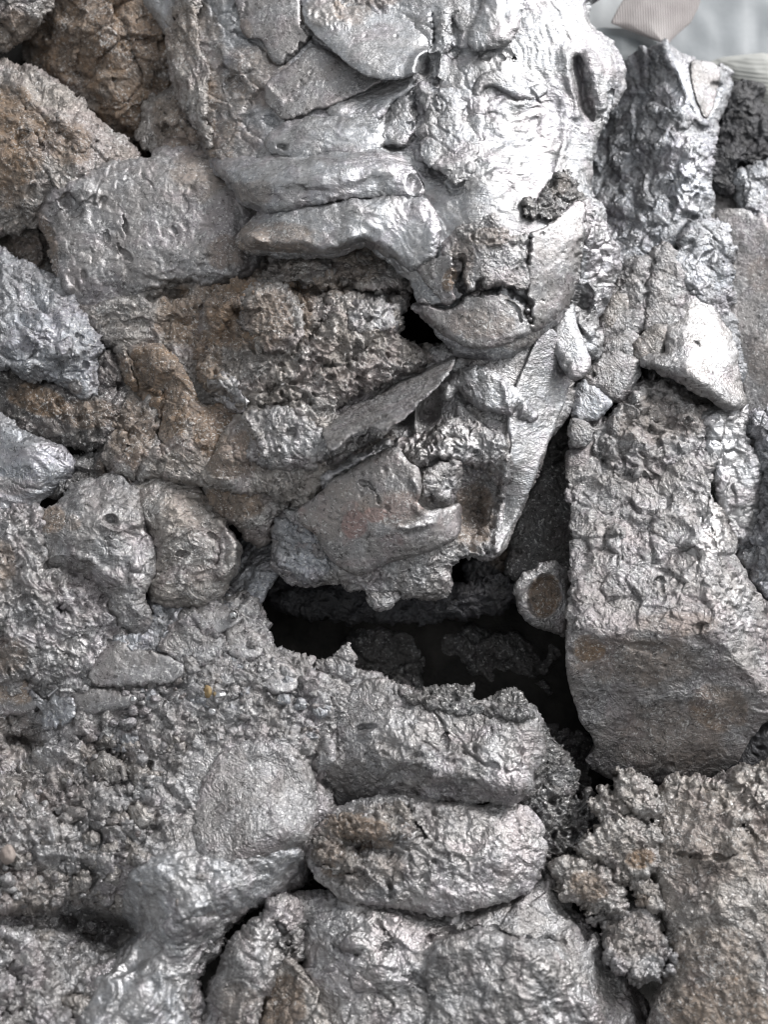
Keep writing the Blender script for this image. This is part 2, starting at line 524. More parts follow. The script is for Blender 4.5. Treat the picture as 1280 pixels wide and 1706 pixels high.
def metal(name, lo, hi, brown=(.155, .112, .078), bump=1.0, fib=None, met=(.66, 1.0), rgh=(.57, .41), worm=.7, grain=.62, speck=.8, scuff=1.0):
    """oxidised cast metal: dark skin over bright metal, brown stain where 'rust' is set, bare where 'polish' is"""
    m = bpy.data.materials.new(name)
    n, bs, new, link = nodes(m)
    tc = new('ShaderNodeTexCoord')
    co = tc.outputs['Object']
    ra = new('ShaderNodeAttribute'); ra.attribute_name = 'rust'
    pa = new('ShaderNodeAttribute'); pa.attribute_name = 'polish'
    rust, pol = ra.outputs['Fac'], pa.outputs['Fac']
    nb = noise(n, co, 55, 4, .6)
    nf = noise(n, co, 14, 5, .62, .9)
    nm = noise(n, co, 36, 5, .6, .6)
    skin = math_n(n, 'ADD', math_n(n, 'MULTIPLY', nf, .6), math_n(n, 'MULTIPLY', nm, .5))
    skin = math_n(n, 'ADD', skin, math_n(n, 'MULTIPLY', pol, .22))  # painted highlights lighten the base colour here
    sf = ramp(n, skin, .36, .92)
    c = mix_col(n, sf, lo, hi)
    hue = ramp(n, nb, .42, .6)
    c = mix_col(n, hue, c, mix_col(n, 1.0, c, (.97, 1.0, 1.035), 'MULTIPLY'))
    nv = noise(n, co, 90, 3, .5, 1.0)
    c = mix_col(n, ramp(n, nv, .48, .62), c, mix_col(n, 1.0, c, (1.025, .982, 1.0), 'MULTIPLY'))
    rf = math_n(n, 'MULTIPLY', rust, ramp(n, math_n(n, 'ADD', nm, math_n(n, 'MULTIPLY', nf, .4)), .5, .85, .45, 1.0), True)
    br = mix_col(n, ramp(n, nf, .38, .66), brown, tuple(min(1, v * 2.1) for v in brown))
    c = mix_col(n, rf, c, br)
    da = new('ShaderNodeAttribute'); da.attribute_name = 'red'
    c = mix_col(n, math_n(n, 'MULTIPLY', da.outputs['Fac'], ramp(n, nf, .3, .6, .4, .85)), c, (.34, .135, .11))
    # dark oxide specks and pale scuffs
    sp = noise(n, co, 6.5, 3, .6, .5)
    c = mix_col(n, ramp(n, math_n(n, 'ADD', sp, math_n(n, 'MULTIPLY', nm, .35)), .60, .50, 0, .75 * speck), c, (.03, .028, .027))
    c = mix_col(n, ramp(n, math_n(n, 'ADD', noise(n, co, 5, 3, .6, .8), math_n(n, 'MULTIPLY', nb, .3)), .72, .82, 0, .6 * scuff), c, (.80, .80, .79))
    link(c, bs.inputs['Base Color'])
    mt = math_n(n, 'ADD', math_n(n, 'MULTIPLY', pol, met[1] - met[0]), met[0])
    mt = math_n(n, 'MULTIPLY', mt, math_n(n, 'SUBTRACT', 1.0, math_n(n, 'MULTIPLY', rf, .8)), True)
    link(mt, bs.inputs['Metallic'])
    rg = math_n(n, 'ADD', math_n(n, 'MULTIPLY', pol, rgh[1] - rgh[0]), rgh[0])
    rg = math_n(n, 'ADD', rg, math_n(n, 'MULTIPLY', math_n(n, 'SUBTRACT', nf, .5), .5))
    rg = math_n(n, 'ADD', rg, math_n(n, 'MULTIPLY', rf, .25), True)
    link(rg, bs.inputs['Roughness'])
    # fine relief: curled ridges at several sizes, faint where the sheen is high
    def rdg(size, det, lim, k, dist):
        r = math_n(n, 'ABSOLUTE', math_n(n, 'SUBTRACT', noise(n, co, size, det, .55, dist), .5))
        return math_n(n, 'MULTIPLY', math_n(n, 'MINIMUM', r, lim), k)
    hh = math_n(n, 'ADD', math_n(n, 'MULTIPLY', noise(n, co, 8, 4, .62, .6), .95 * grain), rdg(30, 3, .13, -3.2 * worm, 1.4))
    hh = math_n(n, 'ADD', hh, rdg(14, 2, .12, 1.7 * worm, 1.6))
    if fib is not None:
        mp = new('ShaderNodeMapping')
        mp.vector_type = 'TEXTURE'
        mp.inputs['Rotation'].default_value = (0, math.radians(fib), 0)
        mp.inputs['Scale'].default_value = (5.0, 1.0, 1.0)
        link(co, mp.inputs['Vector'])
        hh = math_n(n, 'ADD', hh, math_n(n, 'MULTIPLY', noise(n, mp.outputs[0], 9, 4, .6, .4), 1.2))
    bp = new('ShaderNodeBump')
    link(ramp(n, pol, .3, .95, 1.0, .34), bp.inputs['Strength'])
    bp.inputs['Distance'].default_value = 4.6 * S * bump
    link(hh, bp.inputs['Height'])
    link(bp.outputs[0], bs.inputs['Normal'])
    return m

def plain(name, a, b, size=40, rough=.7, bump=.5, bsize=8, metallic=0.0):
    m = bpy.data.materials.new(name)
    n, bs, new, link = nodes(m)
    co = new('ShaderNodeTexCoord').outputs['Object']
    link(mix_col(n, ramp(n, noise(n, co, size, 5, .6), .35, .65), a, b), bs.inputs['Base Color'])
    bs.inputs['Roughness'].default_value = rough
    bs.inputs['Metallic'].default_value = metallic
    bp = new('ShaderNodeBump')
    bp.inputs['Strength'].default_value = 1
    bp.inputs['Distance'].default_value = 3 * S * bump
    link(noise(n, co, bsize, 5, .65), bp.inputs['Height'])
    link(bp.outputs[0], bs.inputs['Normal'])
    return m

MATS = dict(
    silver=metal('bright_metal', (.17, .17, .173), (.56, .56, .565), fib=0, bump=.75, grain=.6, worm=.45, speck=.45),
    silver_diag=metal('bright_metal_slanting_grain', (.20, .20, .205), (.60, .60, .605), fib=-35, bump=.75, grain=.6, worm=.4, speck=.45),
    grey=metal('grey_metal', (.155, .149, .147), (.50, .488, .483)),
    warm=metal('warm_grey_metal', (.15, .138, .128), (.50, .475, .45)),
    cool=metal('blue_grey_metal', (.15, .153, .16), (.52, .53, .55)),
    dark=metal('dark_slag', (.05, .05, .05), (.24, .235, .23), met=(.5, 1.0)),  # also carries the cave shade on the boulder
    plate=metal('flat_plate_metal', (.17, .164, .162), (.42, .407, .402), bump=.5, worm=.2, grain=1.1, met=(.5, 1.0)),
    black=metal('black_slag', (.012, .013, .014), (.08, .08, .085), met=(.05, .5), scuff=0),  # also stands in for shade on the cave lumps
    soil=plain('dark_slag_dust', (.012, .012, .011), (.035, .033, .03), 60, .9, 1.5, 14),  # near-black so the gaps between lumps look dark
)

# ------------------------------------------------------------------ the heap's bed and what lies behind it
def sheet(name, xr, yr, n, hf, mat, label=None, cat=None, kind=None):
    xs = np.linspace(*xr, n[0]); ys = np.linspace(*yr, n[1])
    X, Y = np.meshgrid(xs.astype(np.float32), ys.astype(np.float32))
    P = np.stack([X.ravel(), Y.ravel(), hf(X.ravel(), Y.ravel())], 1).astype(np.float32)
    I = np.arange(P.shape[0]).reshape(n[1], n[0])
    q = np.stack([I[:-1, :-1].ravel(), I[1:, :-1].ravel(), I[1:, 1:].ravel(), I[:-1, 1:].ravel()], 1)
    Wd = world(P)
    org = Wd.mean(0)
    o = bpy.data.objects.new(name, make_mesh(name, Wd - org, q, np.zeros((0, 3), np.int32), MATS[mat]))
    o.location = Vector(org)
    COL.objects.link(o)
    return tag(o, label, cat, None, kind)

def bed(x, y):
    P = np.stack([x, y, np.zeros_like(x)], 1)
    return base_h(x, y) - 250 - 300 * sst(780, 980, x) * sst(620, 330, y) + 55 * fbm(P / 210, 3, 4) + 16 * ridged(P / 60, 2, 5)
sheet('ground', (-900, 2200), (-700, 2300), (260, 250), bed, 'soil', kind='structure')  # added backing sheet that keeps the gaps between lumps dark

# ------------------------------------------------------------------ upper left
lump('metal_lump', [(-60,-60),(110,-60),(82,-10),(75,25),(58,52),(25,70),(-60,95)], [(0,0,25),(70,30,-20),(0,80,-15)], 'warm',
     (45,50), ('rough',1,1.2,0), rust=[(20,50,60,40,0,.5)], p0=.2, thick=120,
     label='grey-brown lump cut by the upper left corner of the pile', cat='metal lump')
lump('metal_lump', [(40,-60),(330,-60),(320,60),(305,140),(280,190),(255,238),(225,255),(170,215),(110,168),(62,120),(48,80),(58,40)],
     [(80,30,-70),(180,40,-40),(280,40,-60),(180,120,-60),(120,150,-95),(240,220,-110),(70,110,-110)], 'warm', (50,60),
     ('rough',1.3,1.3,0), feats=[('b',170,60,70,60,0,22),('r',[(150,-20),(128,60),(125,120)],10,10),('b',205,175,60,40,30,14)],
     rust=[(170,60,150,120,0,.85),(230,180,90,70,0,.7)], p0=0, r0=.35, thick=140,
     label='large dark brown stained lump set back behind the upper left corner', cat='metal lump')
lump('metal_lump', [(-60,95),(-10,98),(22,104),(48,116),(82,137),(122,166),(160,198),(198,222),(220,243),(231,264),(212,277),(165,288),(140,302),(98,325),(70,342),(62,372),(40,372),(15,385),(-60,350)],
     [(0,110,-25),(60,140,-5),(120,190,2),(200,245,-25),(30,200,20),(80,240,25),(140,275,5),(20,300,10),(60,340,-5),(0,370,-20)], 'warm', (26,32),
     ('rough',1.2,1,0), reg=[([(-40,180),(40,190),(70,260),(50,340),(-40,360)],20,'sponge',.6,1.1,0)],
     feats=[('r',[(20,130),(70,185),(110,205),(135,245)],9,9),('c',[(100,225),(118,232),(128,250)],7,12),('c',[(62,225),(66,245)],4,8),('b',160,235,5,4,0,-8),('c',[(35,160),(42,185)],4,8)],
     rust=[(10,240,80,120,0,.9),(110,235,60,45,30,.6)], r0=.15, shine=[(90,160,90,30,38,.25)], p0=.22,
     label='long ridge-shaped lump with an olive brown flank at the left edge', cat='metal lump')
lump('metal_lump', [(243,182),(262,158),(285,138),(310,148),(330,200),(352,240),(350,262),(330,272),(300,268),(268,255),(246,238),(238,222),(246,205)],
     [(290,160,-50),(300,220,-20),(260,230,-45),(340,255,-40)], 'warm', (22,28), ('rough',1.1,.9,0),
     feats=[('c',[(268,208),(300,232),(330,240)],6,9),('b',290,205,24,14,10,8)], rust=[(300,200,60,60,0,.6)], p0=.2,
     label='small purplish brown knob wedged under the thin grey flap of the bright lump', cat='metal lump')
lump('metal_lump', [(-60,318),(0,325),(22,345),(40,368),(30,380),(-60,400)], [(0,350,-35)], 'warm', (20,26), ('rough',1,1,0), rust=[(0,350,60,40,0,.8)], p0=.1,
     label='small olive nub peeping out at the left edge above a dark pocket', cat='metal lump')
lump('metal_lump', [(-60,390),(20,372),(70,390),(100,450),(110,490),(60,480),(-60,450)], [(30,430,-95)], 'warm', (24,30), ('rough',1,1,0), rust=[(40,420,60,40,0,.5)], p0=.1, label='dim lump sunk in the dark pocket at the left edge', cat='metal lump')
pb = lump('metal_block', [(150,290),(172,277),(205,272),(248,268),(262,255),(288,247),(318,243),(350,250),(388,268),(424,300),(452,350),(450,400),(430,440),(400,458),(345,465),(290,462),(255,478),(205,505),(160,540),(128,520),(112,490),(96,455),(90,420),(82,390),(60,366),(58,350),(68,330),(90,312),(120,300)],
     [(230,370,0),(110,340,-4),(330,300,4),(200,480,-6)],
     'plate', (12,18), ('pitted',.8,1,0),
     reg=[([(85,320),(160,300),(165,345),(100,390),(90,460),(70,400)],14,'rough',1.2,.9,0),([(200,440),(330,400),(420,370),(420,450),(200,520)],22,'flow',.8,1,-25)],
     feats=[('k',[(230,370,14,-.04,.04),(392,350,4,-.55,-.1),(92,420,6,1.3,-.2),(230,290,4,-.1,.75),(260,455,8,-.1,-.55)],5),('c',[(203,358),(208,372),(209,388)],5,11),('c',[(176,382),(180,400)],4.5,9),('c',[(194,408),(206,424),(217,432)],5,10),('c',[(288,380),(292,388)],5,6),('c',[(170,345),(176,330)],4,6),
            ('p',[(104,330),(118,322),(138,350),(135,362),(115,358)],-12,4),('r',[(66,358),(88,395),(95,440),(110,480)],8,7),('c',[(240,295),(254,310)],4,5)],
     rust=[(78,410,22,70,-15,.7),(330,290,60,50,40,.45),(375,420,45,35,0,.5)], shine=[(90,325,30,20,0,.4),(190,300,80,25,0,.2)], p0=.3, thick=130,
     label='broad flat-faced grey block peppered with short cracks, left of the bright lump', cat='metal block')

# ------------------------------------------------------------------ the bright lump at the top
BL = lump('bright_lump', [(285,-60),(985,-60),(984,8),(990,42),(1010,62),(1028,92),(1038,128),(1034,160),(1014,180),(1006,198),(992,228),(985,262),(980,306),(986,328),(998,350),(1006,374),(1020,402),(1023,440),(1016,480),(1006,528),(1000,562),(985,586),(968,570),(958,535),(952,500),(930,530),(905,545),(880,572),(840,592),(790,595),(760,585),(742,565),(728,548),(708,522),(690,470),(672,450),(640,428),(605,405),(570,418),(525,424),(468,424),(420,416),(402,404),(404,386),(436,352),(410,342),(393,322),(372,292),(352,268),(340,240),(318,205),(294,165),(285,110),(283,60)],
     [(300,-20,-10),(300,110,-25),(340,160,0),(345,240,-12),(440,60,30),(430,180,35),(400,280,35),(560,60,38),(580,170,50),(560,225,68),(640,150,52),(460,310,70),(600,300,82),(520,390,92),(620,370,100),(430,395,70),(690,425,92),(700,340,82),(740,230,70),(740,120,62),(690,40,50),(800,40,60),(840,100,64),(800,160,66),(900,150,44),(800,310,112),(910,310,66),(870,240,64),(960,240,20),(970,120,30),(1020,120,-5),(930,20,32),(980,20,10),(820,370,120),(900,380,90),(960,390,55),(1005,430,5),(730,470,96),(820,470,112),(910,470,72),(850,560,80),(770,560,80),(985,560,-15),(950,500,30),(985,320,15)],
     'silver', (26,34), ('wrinkle',.6,1,0),
     reg=[([(280,-60),(400,-60),(410,60),(440,110),(480,200),(450,240),(420,270),(350,280),(285,130)],16,'rough',.9,1,0),
          ([(430,190),(480,230),(560,230),(540,250),(430,260),(400,235)],12,'sponge',.5,.8,0),
          ([(500,-60),(660,-60),(650,20),(570,45),(520,30)],12,'sponge',.6,.7,0),
          ([(650,40),(800,40),(800,300),(650,240)],22,'rough',.7,.8,0),
          ([(800,-60),(990,-60),(1040,130),(1000,200),(970,220),(900,140),(820,130)],26,'wrinkle',1.1,1,70),
          ([(800,140),(930,140),(910,330),(800,330)],22,'wrinkle',1.7,.8,-12),
          ([(560,320),(760,300),(740,460),(620,420)],24,'wrinkle',1.3,.9,48),
          ([(960,330),(1040,380),(1010,590),(950,560)],14,'rough',1.2,.9,0),
          ([(690,500),(720,480),(900,540),(880,600),(740,600)],20,'smooth',1,1,0)],
     feats=[('c',[(698,505),(745,512),(770,500)],5,20),('c',[(770,492),(790,484),(830,478)],11,30),('c',[(850,482),(878,505),(886,535)],9,26),('c',[(768,436),(764,470),(776,488)],12,24),('c',[(884,395),(881,440)],4,14),('p',[(955,96),(967,98),(976,125),(978,160),(988,195),(978,188),(964,155),(956,125)],-34,9),
            ('r',[(370,292),(450,300),(540,290),(620,275),(690,295)],26,14),
            ('b',690,306,16,22,10,-12),('r',[(425,400),(470,405),(540,408),(590,395)],15,10),('b',425,398,28,18,20,12),
            ('c',[(390,55),(430,75),(455,105),(475,108)],4,8),('c',[(475,106),(498,82),(520,60)],4,11),('c',[(500,38),(518,66),(545,80)],4,8),
            ('r',[(395,100),(430,130),(470,170)],7,5),('b',395,145,26,20,20,-16),('b',455,205,22,16,20,-14),('b',470,245,12,8,0,-14),
            ('r',[(690,128),(690,108),(706,86),(728,84),(736,100),(728,130)],8,14),('b',706,112,14,20,0,-18),('c',[(728,130),(722,155),(728,185)],5,13),
            ('c',[(722,25),(724,60),(720,82)],6,12),('c',[(752,30),(764,60),(756,85)],6,12),('r',[(738,20),(740,80)],9,8),
            ('c',[(692,160),(690,195),(682,215)],5,12),('b',652,245,20,8,5,-15),
            ('c',[(882,148),(900,172)],3,6),
            ('r',[(985,95),(995,140),(1005,180)],13,12),('r',[(945,92),(958,150),(962,190)],11,8),
            ('b',1010,130,30,50,10,10),('c',[(1022,150),(1016,175),(1000,200)],5,10),
            ('r',[(942,170),(944,220),(936,260),(928,290)],9,7),('c',[(985,355),(972,400),(964,460)],5,10),
            ('b',972,505,18,34,12,-42),('c',[(860,95),(848,88)],5,5),('b',838,97,9,7,0,-6),('b',812,95,8,7,0,-6),
            ('r',[(800,205),(840,200),(900,190)],9,4),('r',[(800,180),(850,176),(900,168)],8,4)],
     rust=[(350,200,70,110,0,.35),(430,130,80,60,20,.5),(520,20,80,40,0,.5),(420,395,110,32,0,.7),(330,100,60,130,-10,.45),(390,240,60,50,0,.3),(860,550,60,40,0,.4),(620,-10,60,30,0,.5)],
     shine=[(850,230,140,150,0,.4),(680,360,120,110,30,.75),(560,250,160,70,0,.5),(880,60,120,100,0,.35),(680,60,60,60,0,.4),(1000,430,40,80,0,.6),(490,330,120,60,0,.3)],
     p0=.3, thick=200, g=1.7, label='large bright silvery lump at the top with smooth melted folds and highlights', cat='metal lump')
lump('fold', [(330,268),(372,258),(420,262),(470,262),(530,254),(590,250),(640,246),(676,262),(694,290),(706,318),(690,330),(640,326),(590,330),(545,336),(500,346),(450,352),(412,344),(392,326),(372,296)],
     h=[(380,290,-8),(500,300,10),(640,290,6),(420,335,4)], mat='silver', edge=(24,24), tex=('wrinkle',.8,1,-6), on=BL, rise=22, jag=2, thick=50, feats=[('r',[(380,300),(450,305),(540,296),(640,285)],18,8),('b',690,306,14,20,10,-10)], rust=[(420,320,50,24,0,.4)], shine=[(520,290,150,40,0,.4),(640,300,60,40,0,.3)], p0=.45, label='upper of two thick melted folds rolled across the bright lump')
lump('fold', [(440,232),(470,206),(510,196),(560,196),(610,196),(636,206),(640,232),(632,250),(590,258),(540,258),(480,262),(450,254)],
     mat='silver', edge=(22,20), tex=('wrinkle',.8,.8,8), on=BL, rise=20, jag=2, thick=40, shine=[(590,225,60,30,0,.5)], p0=.5)
lump('fold', [(402,388),(424,366),(438,350),(480,348),(530,342),(590,334),(650,330),(700,330),(724,346),(736,380),(730,410),(712,440),(694,452),(672,444),(640,424),(605,404),(570,416),(525,424),(468,424),(424,418),(404,406)],
     h=[(420,400,-4),(520,380,8),(640,370,14),(700,420,6)], mat='silver_diag', edge=(26,26), tex=('wrinkle',.8,1,35), reg=[([(390,350),(540,340),(520,430),(390,430)],24,'wrinkle',.8,1,0)], on=BL, rise=16, jag=2.5, thick=60, feats=[('b',425,398,24,16,20,10)], rust=[(450,400,110,34,0,.65)], shine=[(670,380,80,80,30,.7),(560,370,80,40,0,.3)], p0=.35, label='lower thick melted fold with a brownish left end')
lump('lip', [(788,158),(796,134),(816,121),(838,126),(856,142),(876,150),(898,144),(910,152),(892,166),(866,164),(846,154),(826,142),(808,146),(800,162)],
     mat='silver', edge=(10,14), tex=('smooth',.6,1,0), on=BL, rise=8, jag=2.5, thick=24, p0=.45)
lump('flap', [(300,-50),(290,30),(280,62),(278,95),(285,130),(294,165),(312,190),(328,220),(346,247),(350,228),(340,200),(343,165),(350,120),(338,80),(330,40),(334,-50)],
     mat='warm', edge=(14,18), tex=('flow',1.3,.8,80), on=BL, rise=22, thick=30, rust=[(310,60,40,60,0,.4)], shine=[(315,150,22,90,-10,.35)], p0=.3, label='thin hanging flap along the left edge of the bright lump')
lump('plate', [(392,-50),(492,-50),(498,18),(505,42),(516,62),(498,82),(476,106),(456,102),(448,86),(438,66),(424,62),(408,58),(398,30)], mat='plate', edge=(8,9), tex=('smooth',.9,1,0), on=BL, rise=11, jag=2, thick=22, feats=[('c',[(405,30),(412,5)],3,4)], rust=[(400,60,30,40,0,.4)], p0=.4)
lump('plate', [(448,132),(470,118),(496,98),(518,76),(545,84),(580,102),(612,118),(638,132),(612,148),(585,160),(552,176),(520,182),(500,190),(470,200),(456,185),(440,166)],
     mat='plate', edge=(8,9), tex=('smooth',1,1,0), on=BL, rise=12, jag=2.5, thick=22, feats=[('c',[(500,145),(520,120)],2.5,3)], p0=.42)
lump('lobe', [(500,-50),(503,10),(510,38),(530,62),(556,86),(590,112),(622,130),(655,132),(690,120),(710,94),(716,60),(718,20),(700,-20),(660,-50)],
     h=[(520,0,-4),(620,70,16),(700,60,-4)], mat='silver', edge=(40,26), tex=('smooth',.6,1,0), reg=[([(500,-60),(580,-60),(585,35),(545,50),(505,30)],8,'sponge',.7,.7,0)], on=BL, rise=14, jag=1.5, thick=40,
     feats=[('b',660,60,4,3,0,-3),('b',610,58,5,3,0,-3)], shine=[(680,40,70,70,0,.7)], rust=[(590,10,40,40,0,.5),(540,20,40,30,0,.3)], p0=.7, label='smooth rounded lobe at the top of the bright lump')
lump('fold', [(545,180),(585,164),(625,148),(668,126),(690,122),(678,150),(656,168),(640,190),(600,198),(560,196)], mat='silver_diag', edge=(14,12), tex=('wrinkle',1,1,-25), on=BL, rise=9, thick=26, p0=.5)
lump('knob', [(640,205),(652,182),(668,162),(688,170),(694,198),(684,228),(660,242),(640,236),(630,222)], mat='silver', edge=(18,15), tex=('rough',.5,.8,0), on=BL, rise=14, thick=30, p0=.4)
lump('drip', [(690,152),(712,140),(735,150),(760,150),(784,172),(790,215),(794,258),(792,282),(776,298),(758,308),(744,298),(732,284),(712,272),(700,252),(700,220),(712,195)],
     h=[(740,160,-6),(740,230,4),(760,290,8)], mat='silver', edge=(20,18), tex=('rough',.8,.8,0), on=BL, rise=22, thick=40, feats=[('r',[(752,180),(756,230),(752,270)],14,5),('c',[(728,150),(735,180),(730,205)],4,6)], p0=.35, label='tongue-shaped drip hanging over the bright hollow')
lump('knob', [(784,70),(798,28),(820,-50),(880,-50),(872,20),(862,52),(842,74),(815,83),(798,82)], mat='silver', edge=(26,22), tex=('wrinkle',1,.8,80), on=BL, rise=22, thick=50, shine=[(830,20,40,50,0,.5)], p0=.5, label='rounded drop hanging at the top edge of the bright lump')
lump('crust', [(878,352),(894,338),(908,322),(922,300),(932,284),(944,282),(952,292),(958,306),(966,322),(976,334),(966,348),(950,352),(936,362),(916,366),(898,362)], h=[(940,290,2),(890,350,-2),(960,335,4)], mat='dark', edge=(10,9), tex=('rough',1.6,.6,0), on=BL, rise=15, thick=24, jag=9, p0=.5, g=1.4, rust=[(935,310,18,30,20,.2)], label='charred dark crust curling up the right side of the bright lump')
lump('crust', [(738,414),(752,392),(766,378),(790,374),(806,366),(828,360),(842,380),(858,392),(880,402),(884,440),(880,478),(856,482),(838,474),(815,478),(796,490),(782,482),(774,462),(768,440),(752,430)],
     mat='grey', edge=(8,12), tex=('pitted',1.3,.9,0), reg=[([(760,370),(840,350),(880,400),(830,410),(760,392)],8,'sponge',.8,.7,0)], on=BL, rise=15, jag=5, thick=26, rust=[(770,440,26,50,0,.4),(820,395,50,20,0,.4)], p0=.35)
lump('flake', [(694,446),(714,436),(738,428),(766,434),(768,452),(756,476),(758,498),(746,506),(728,490),(708,470)], h=[(700,450,-6),(760,440,8),(746,500,-4)], mat='plate', edge=(6,9), tex=('flow',.7,.6,80), on=BL, rise=14, jag=2.5, thick=20, rust=[(750,465,14,26,15,.9)], p0=.4, label='fan-shaped flake with a yellowish edge')
lump('plate', [(884,396),(906,380),(934,356),(966,332),(976,352),(974,392),(968,430),(964,462),(950,496),(930,522),(908,540),(892,552),(884,540),(880,500),(880,440)],
     h=[(890,420,2),(960,380,4),(900,540,-2)], mat='plate', edge=(7,10), tex=('smooth',1.2,1,0), on=BL, rise=15, jag=2.5, thick=24, feats=[('b',905,500,5,4,0,-4),('b',940,420,4,3,0,-3)], p0=.55, label='smooth flat grey plate beside a vertical crack on the bright lump')
lump('flake', [(690,512),(704,502),(728,512),(752,510),(778,496),(802,488),(830,486),(852,496),(870,510),(882,528),(892,546),(870,562),(846,570),(820,578),(795,580),(770,572),(750,560),(725,546),(706,532)],
     h=[(700,515,0),(790,500,2),(790,560,8),(880,540,0)], mat='plate', edge=(8,13), tex=('smooth',1.5,.9,0), on=BL, rise=10, jag=4, thick=24, feats=[('c',[(845,500),(862,514),(868,535)],4,9)], rust=[(800,540,70,30,0,.35)], p0=.3, label='curved torn flake bent outward above a small dark hole')

# ------------------------------------------------------------------ middle of the pile
lump('slag_crust', [(110,505),(165,488),(205,476),(260,462),(322,455),(372,448),(430,425),(440,460),(400,500),(370,540),(385,640),(408,690),(370,712),(320,680),(300,640),(260,590),(205,585),(165,575),(150,548),(128,520)],
     [(200,500,-10),(300,470,-25),(400,450,-30),(300,580,-15),(180,560,-20),(340,560,-5)], 'warm', (24,34), ('flow',1.5,1,-20),
     reg=[([(260,520),(360,500),(370,620),(260,620)],20,'sponge',.9,.8,0)], feats=[('b',295,490,28,12,-15,-22),('b',255,495,22,10,-10,-14),('r',[(220,530),(290,520),(340,500)],8,8),('c',[(255,497),(275,485)],8,12)],
     rust=[(330,530,90,70,0,.9),(390,460,60,40,0,.6)], p0=.18, label='stringy brown crust between the flat grey block and the porous lump', cat='slag crust')
SP = lump('porous_lump', [(335,560),(340,525),(360,500),(378,482),(412,470),(446,455),(458,432),(482,420),(520,424),(560,424),(585,412),(612,408),(642,422),(666,444),(690,455),(686,478),(664,490),(672,505),(664,545),(666,574),(700,584),(740,580),(746,588),(716,600),(660,622),(600,645),(562,668),(560,702),(548,742),(535,770),(560,780),(610,748),(650,730),(640,752),(560,800),(512,838),(470,830),(430,812),(390,815),(345,806),(336,800),(352,776),(372,738),(392,700),(402,680),(388,652),(352,640),(334,615),(330,580)],
     [(350,560,15),(400,490,40),(480,440,25),(560,440,30),(650,440,25),(450,540,70),(560,540,85),(640,540,70),(420,640,55),(520,630,80),(620,610,68),(720,585,40),(420,730,60),(500,740,75),(380,790,50),(480,800,58),(640,740,52)],
     'warm', (24,34), ('sponge',1.3,.75,0),
     reg=[([(470,410),(680,400),(690,500),(480,480)],16,'rough',1.7,1,0),([(400,690),(540,690),(540,800),(420,800)],16,'crumb',1.0,.8,0),([(520,790),(600,750),(660,730),(650,760),(540,830)],10,'wrinkle',1.4,.7,60),([(345,700),(430,720),(430,810),(340,810)],14,'rough',.8,.8,0)],
     feats=[('b',420,500,46,22,-20,16),('b',360,640,30,40,-20,12),('c',[(490,482),(540,488),(580,482),(660,490)],14,34),('r',[(345,560),(380,520),(420,500),(470,470)],12,10),('c',[(520,560),(545,530),(560,500)],7,16),('b',450,650,22,12,-30,-16),('b',600,580,26,9,-20,-14),('b',545,610,20,10,-20,-18),('b',395,520,12,16,0,-14),('r',[(480,470),(520,468),(555,478)],8,8),('c',[(440,680),(480,668),(520,660)],7,14),
            ('r',[(560,520),(556,560),(540,590)],9,10),('b',615,510,45,24,0,12),('b',470,622,26,14,0,10),('b',485,725,14,12,0,-12),('b',548,755,16,8,-40,-14),('r',[(402,688),(425,720),(440,760)],6,10),('b',390,760,38,30,0,8)],
     rust=[(400,520,80,80,0,.85),(480,520,60,70,0,.6),(540,470,70,30,0,.4),(390,760,60,50,0,.6),(340,600,40,60,0,.7),(590,700,40,20,-20,.4),(470,560,200,150,0,.15)], shine=[(365,640,24,40,-20,.5),(600,510,90,40,0,.3),(470,625,40,20,0,.5),(590,780,80,30,-35,.45),(500,720,60,50,0,.3)],
     p0=.2, thick=160, g=1.7, label='rough porous brown-grey lump in the middle, below the bright lump', cat='porous lump')
def chunk(out, rise, tex=('rough',1.4,.8,0), name='chunk', on=None, mat='warm', edge=(16,20), **k):
    return lump(name, out, mat=mat, edge=edge, tex=tex, on=on, rise=rise, jag=k.pop('jag', 5), thick=k.pop('thick', 36), p0=k.pop('p0', .22), **k)
chunk([(452,446),(474,424),(510,420),(546,432),(552,456),(530,474),(496,478),(464,468)], 10, on=SP, rust=[(500,445,40,30,0,.3)])
chunk([(560,432),(590,412),(618,408),(648,426),(670,450),(664,478),(624,486),(580,474)], 12, on=SP, rust=[(600,440,50,40,0,.45)])
chunk([(584,506),(626,494),(664,500),(672,520),(660,548),(624,560),(588,548)], 10, on=SP, mat='grey', p0=.35, tex=('sponge',.9,.6,0))
chunk([(404,492),(440,472),(486,482),(504,520),(500,566),(466,590),(424,574),(400,530)], 12, on=SP, tex=('sponge',1.2,.6,0), rust=[(450,530,50,60,0,.6)])
chunk([(352,640),(372,618),(394,640),(412,668),(396,690),(368,672)], 10, on=SP, mat='grey', p0=.5, tex=('rough',1.2,.5,0), edge=(12,14))
chunk([(408,694),(450,682),(500,690),(536,714),(548,744),(516,778),(470,790),(430,772),(410,736)], 10, on=SP, mat='grey', p0=.4, tex=('crumb',1.0,.6,0), edge=(20,18))
chunk([(540,800),(570,778),(606,758),(640,738),(648,750),(610,778),(574,806),(548,824)], 10, on=SP, mat='silver', p0=.4, tex=('rough',1.0,.5,0), edge=(10,12), label='bright ribbed strip at the lower edge of the porous lump')
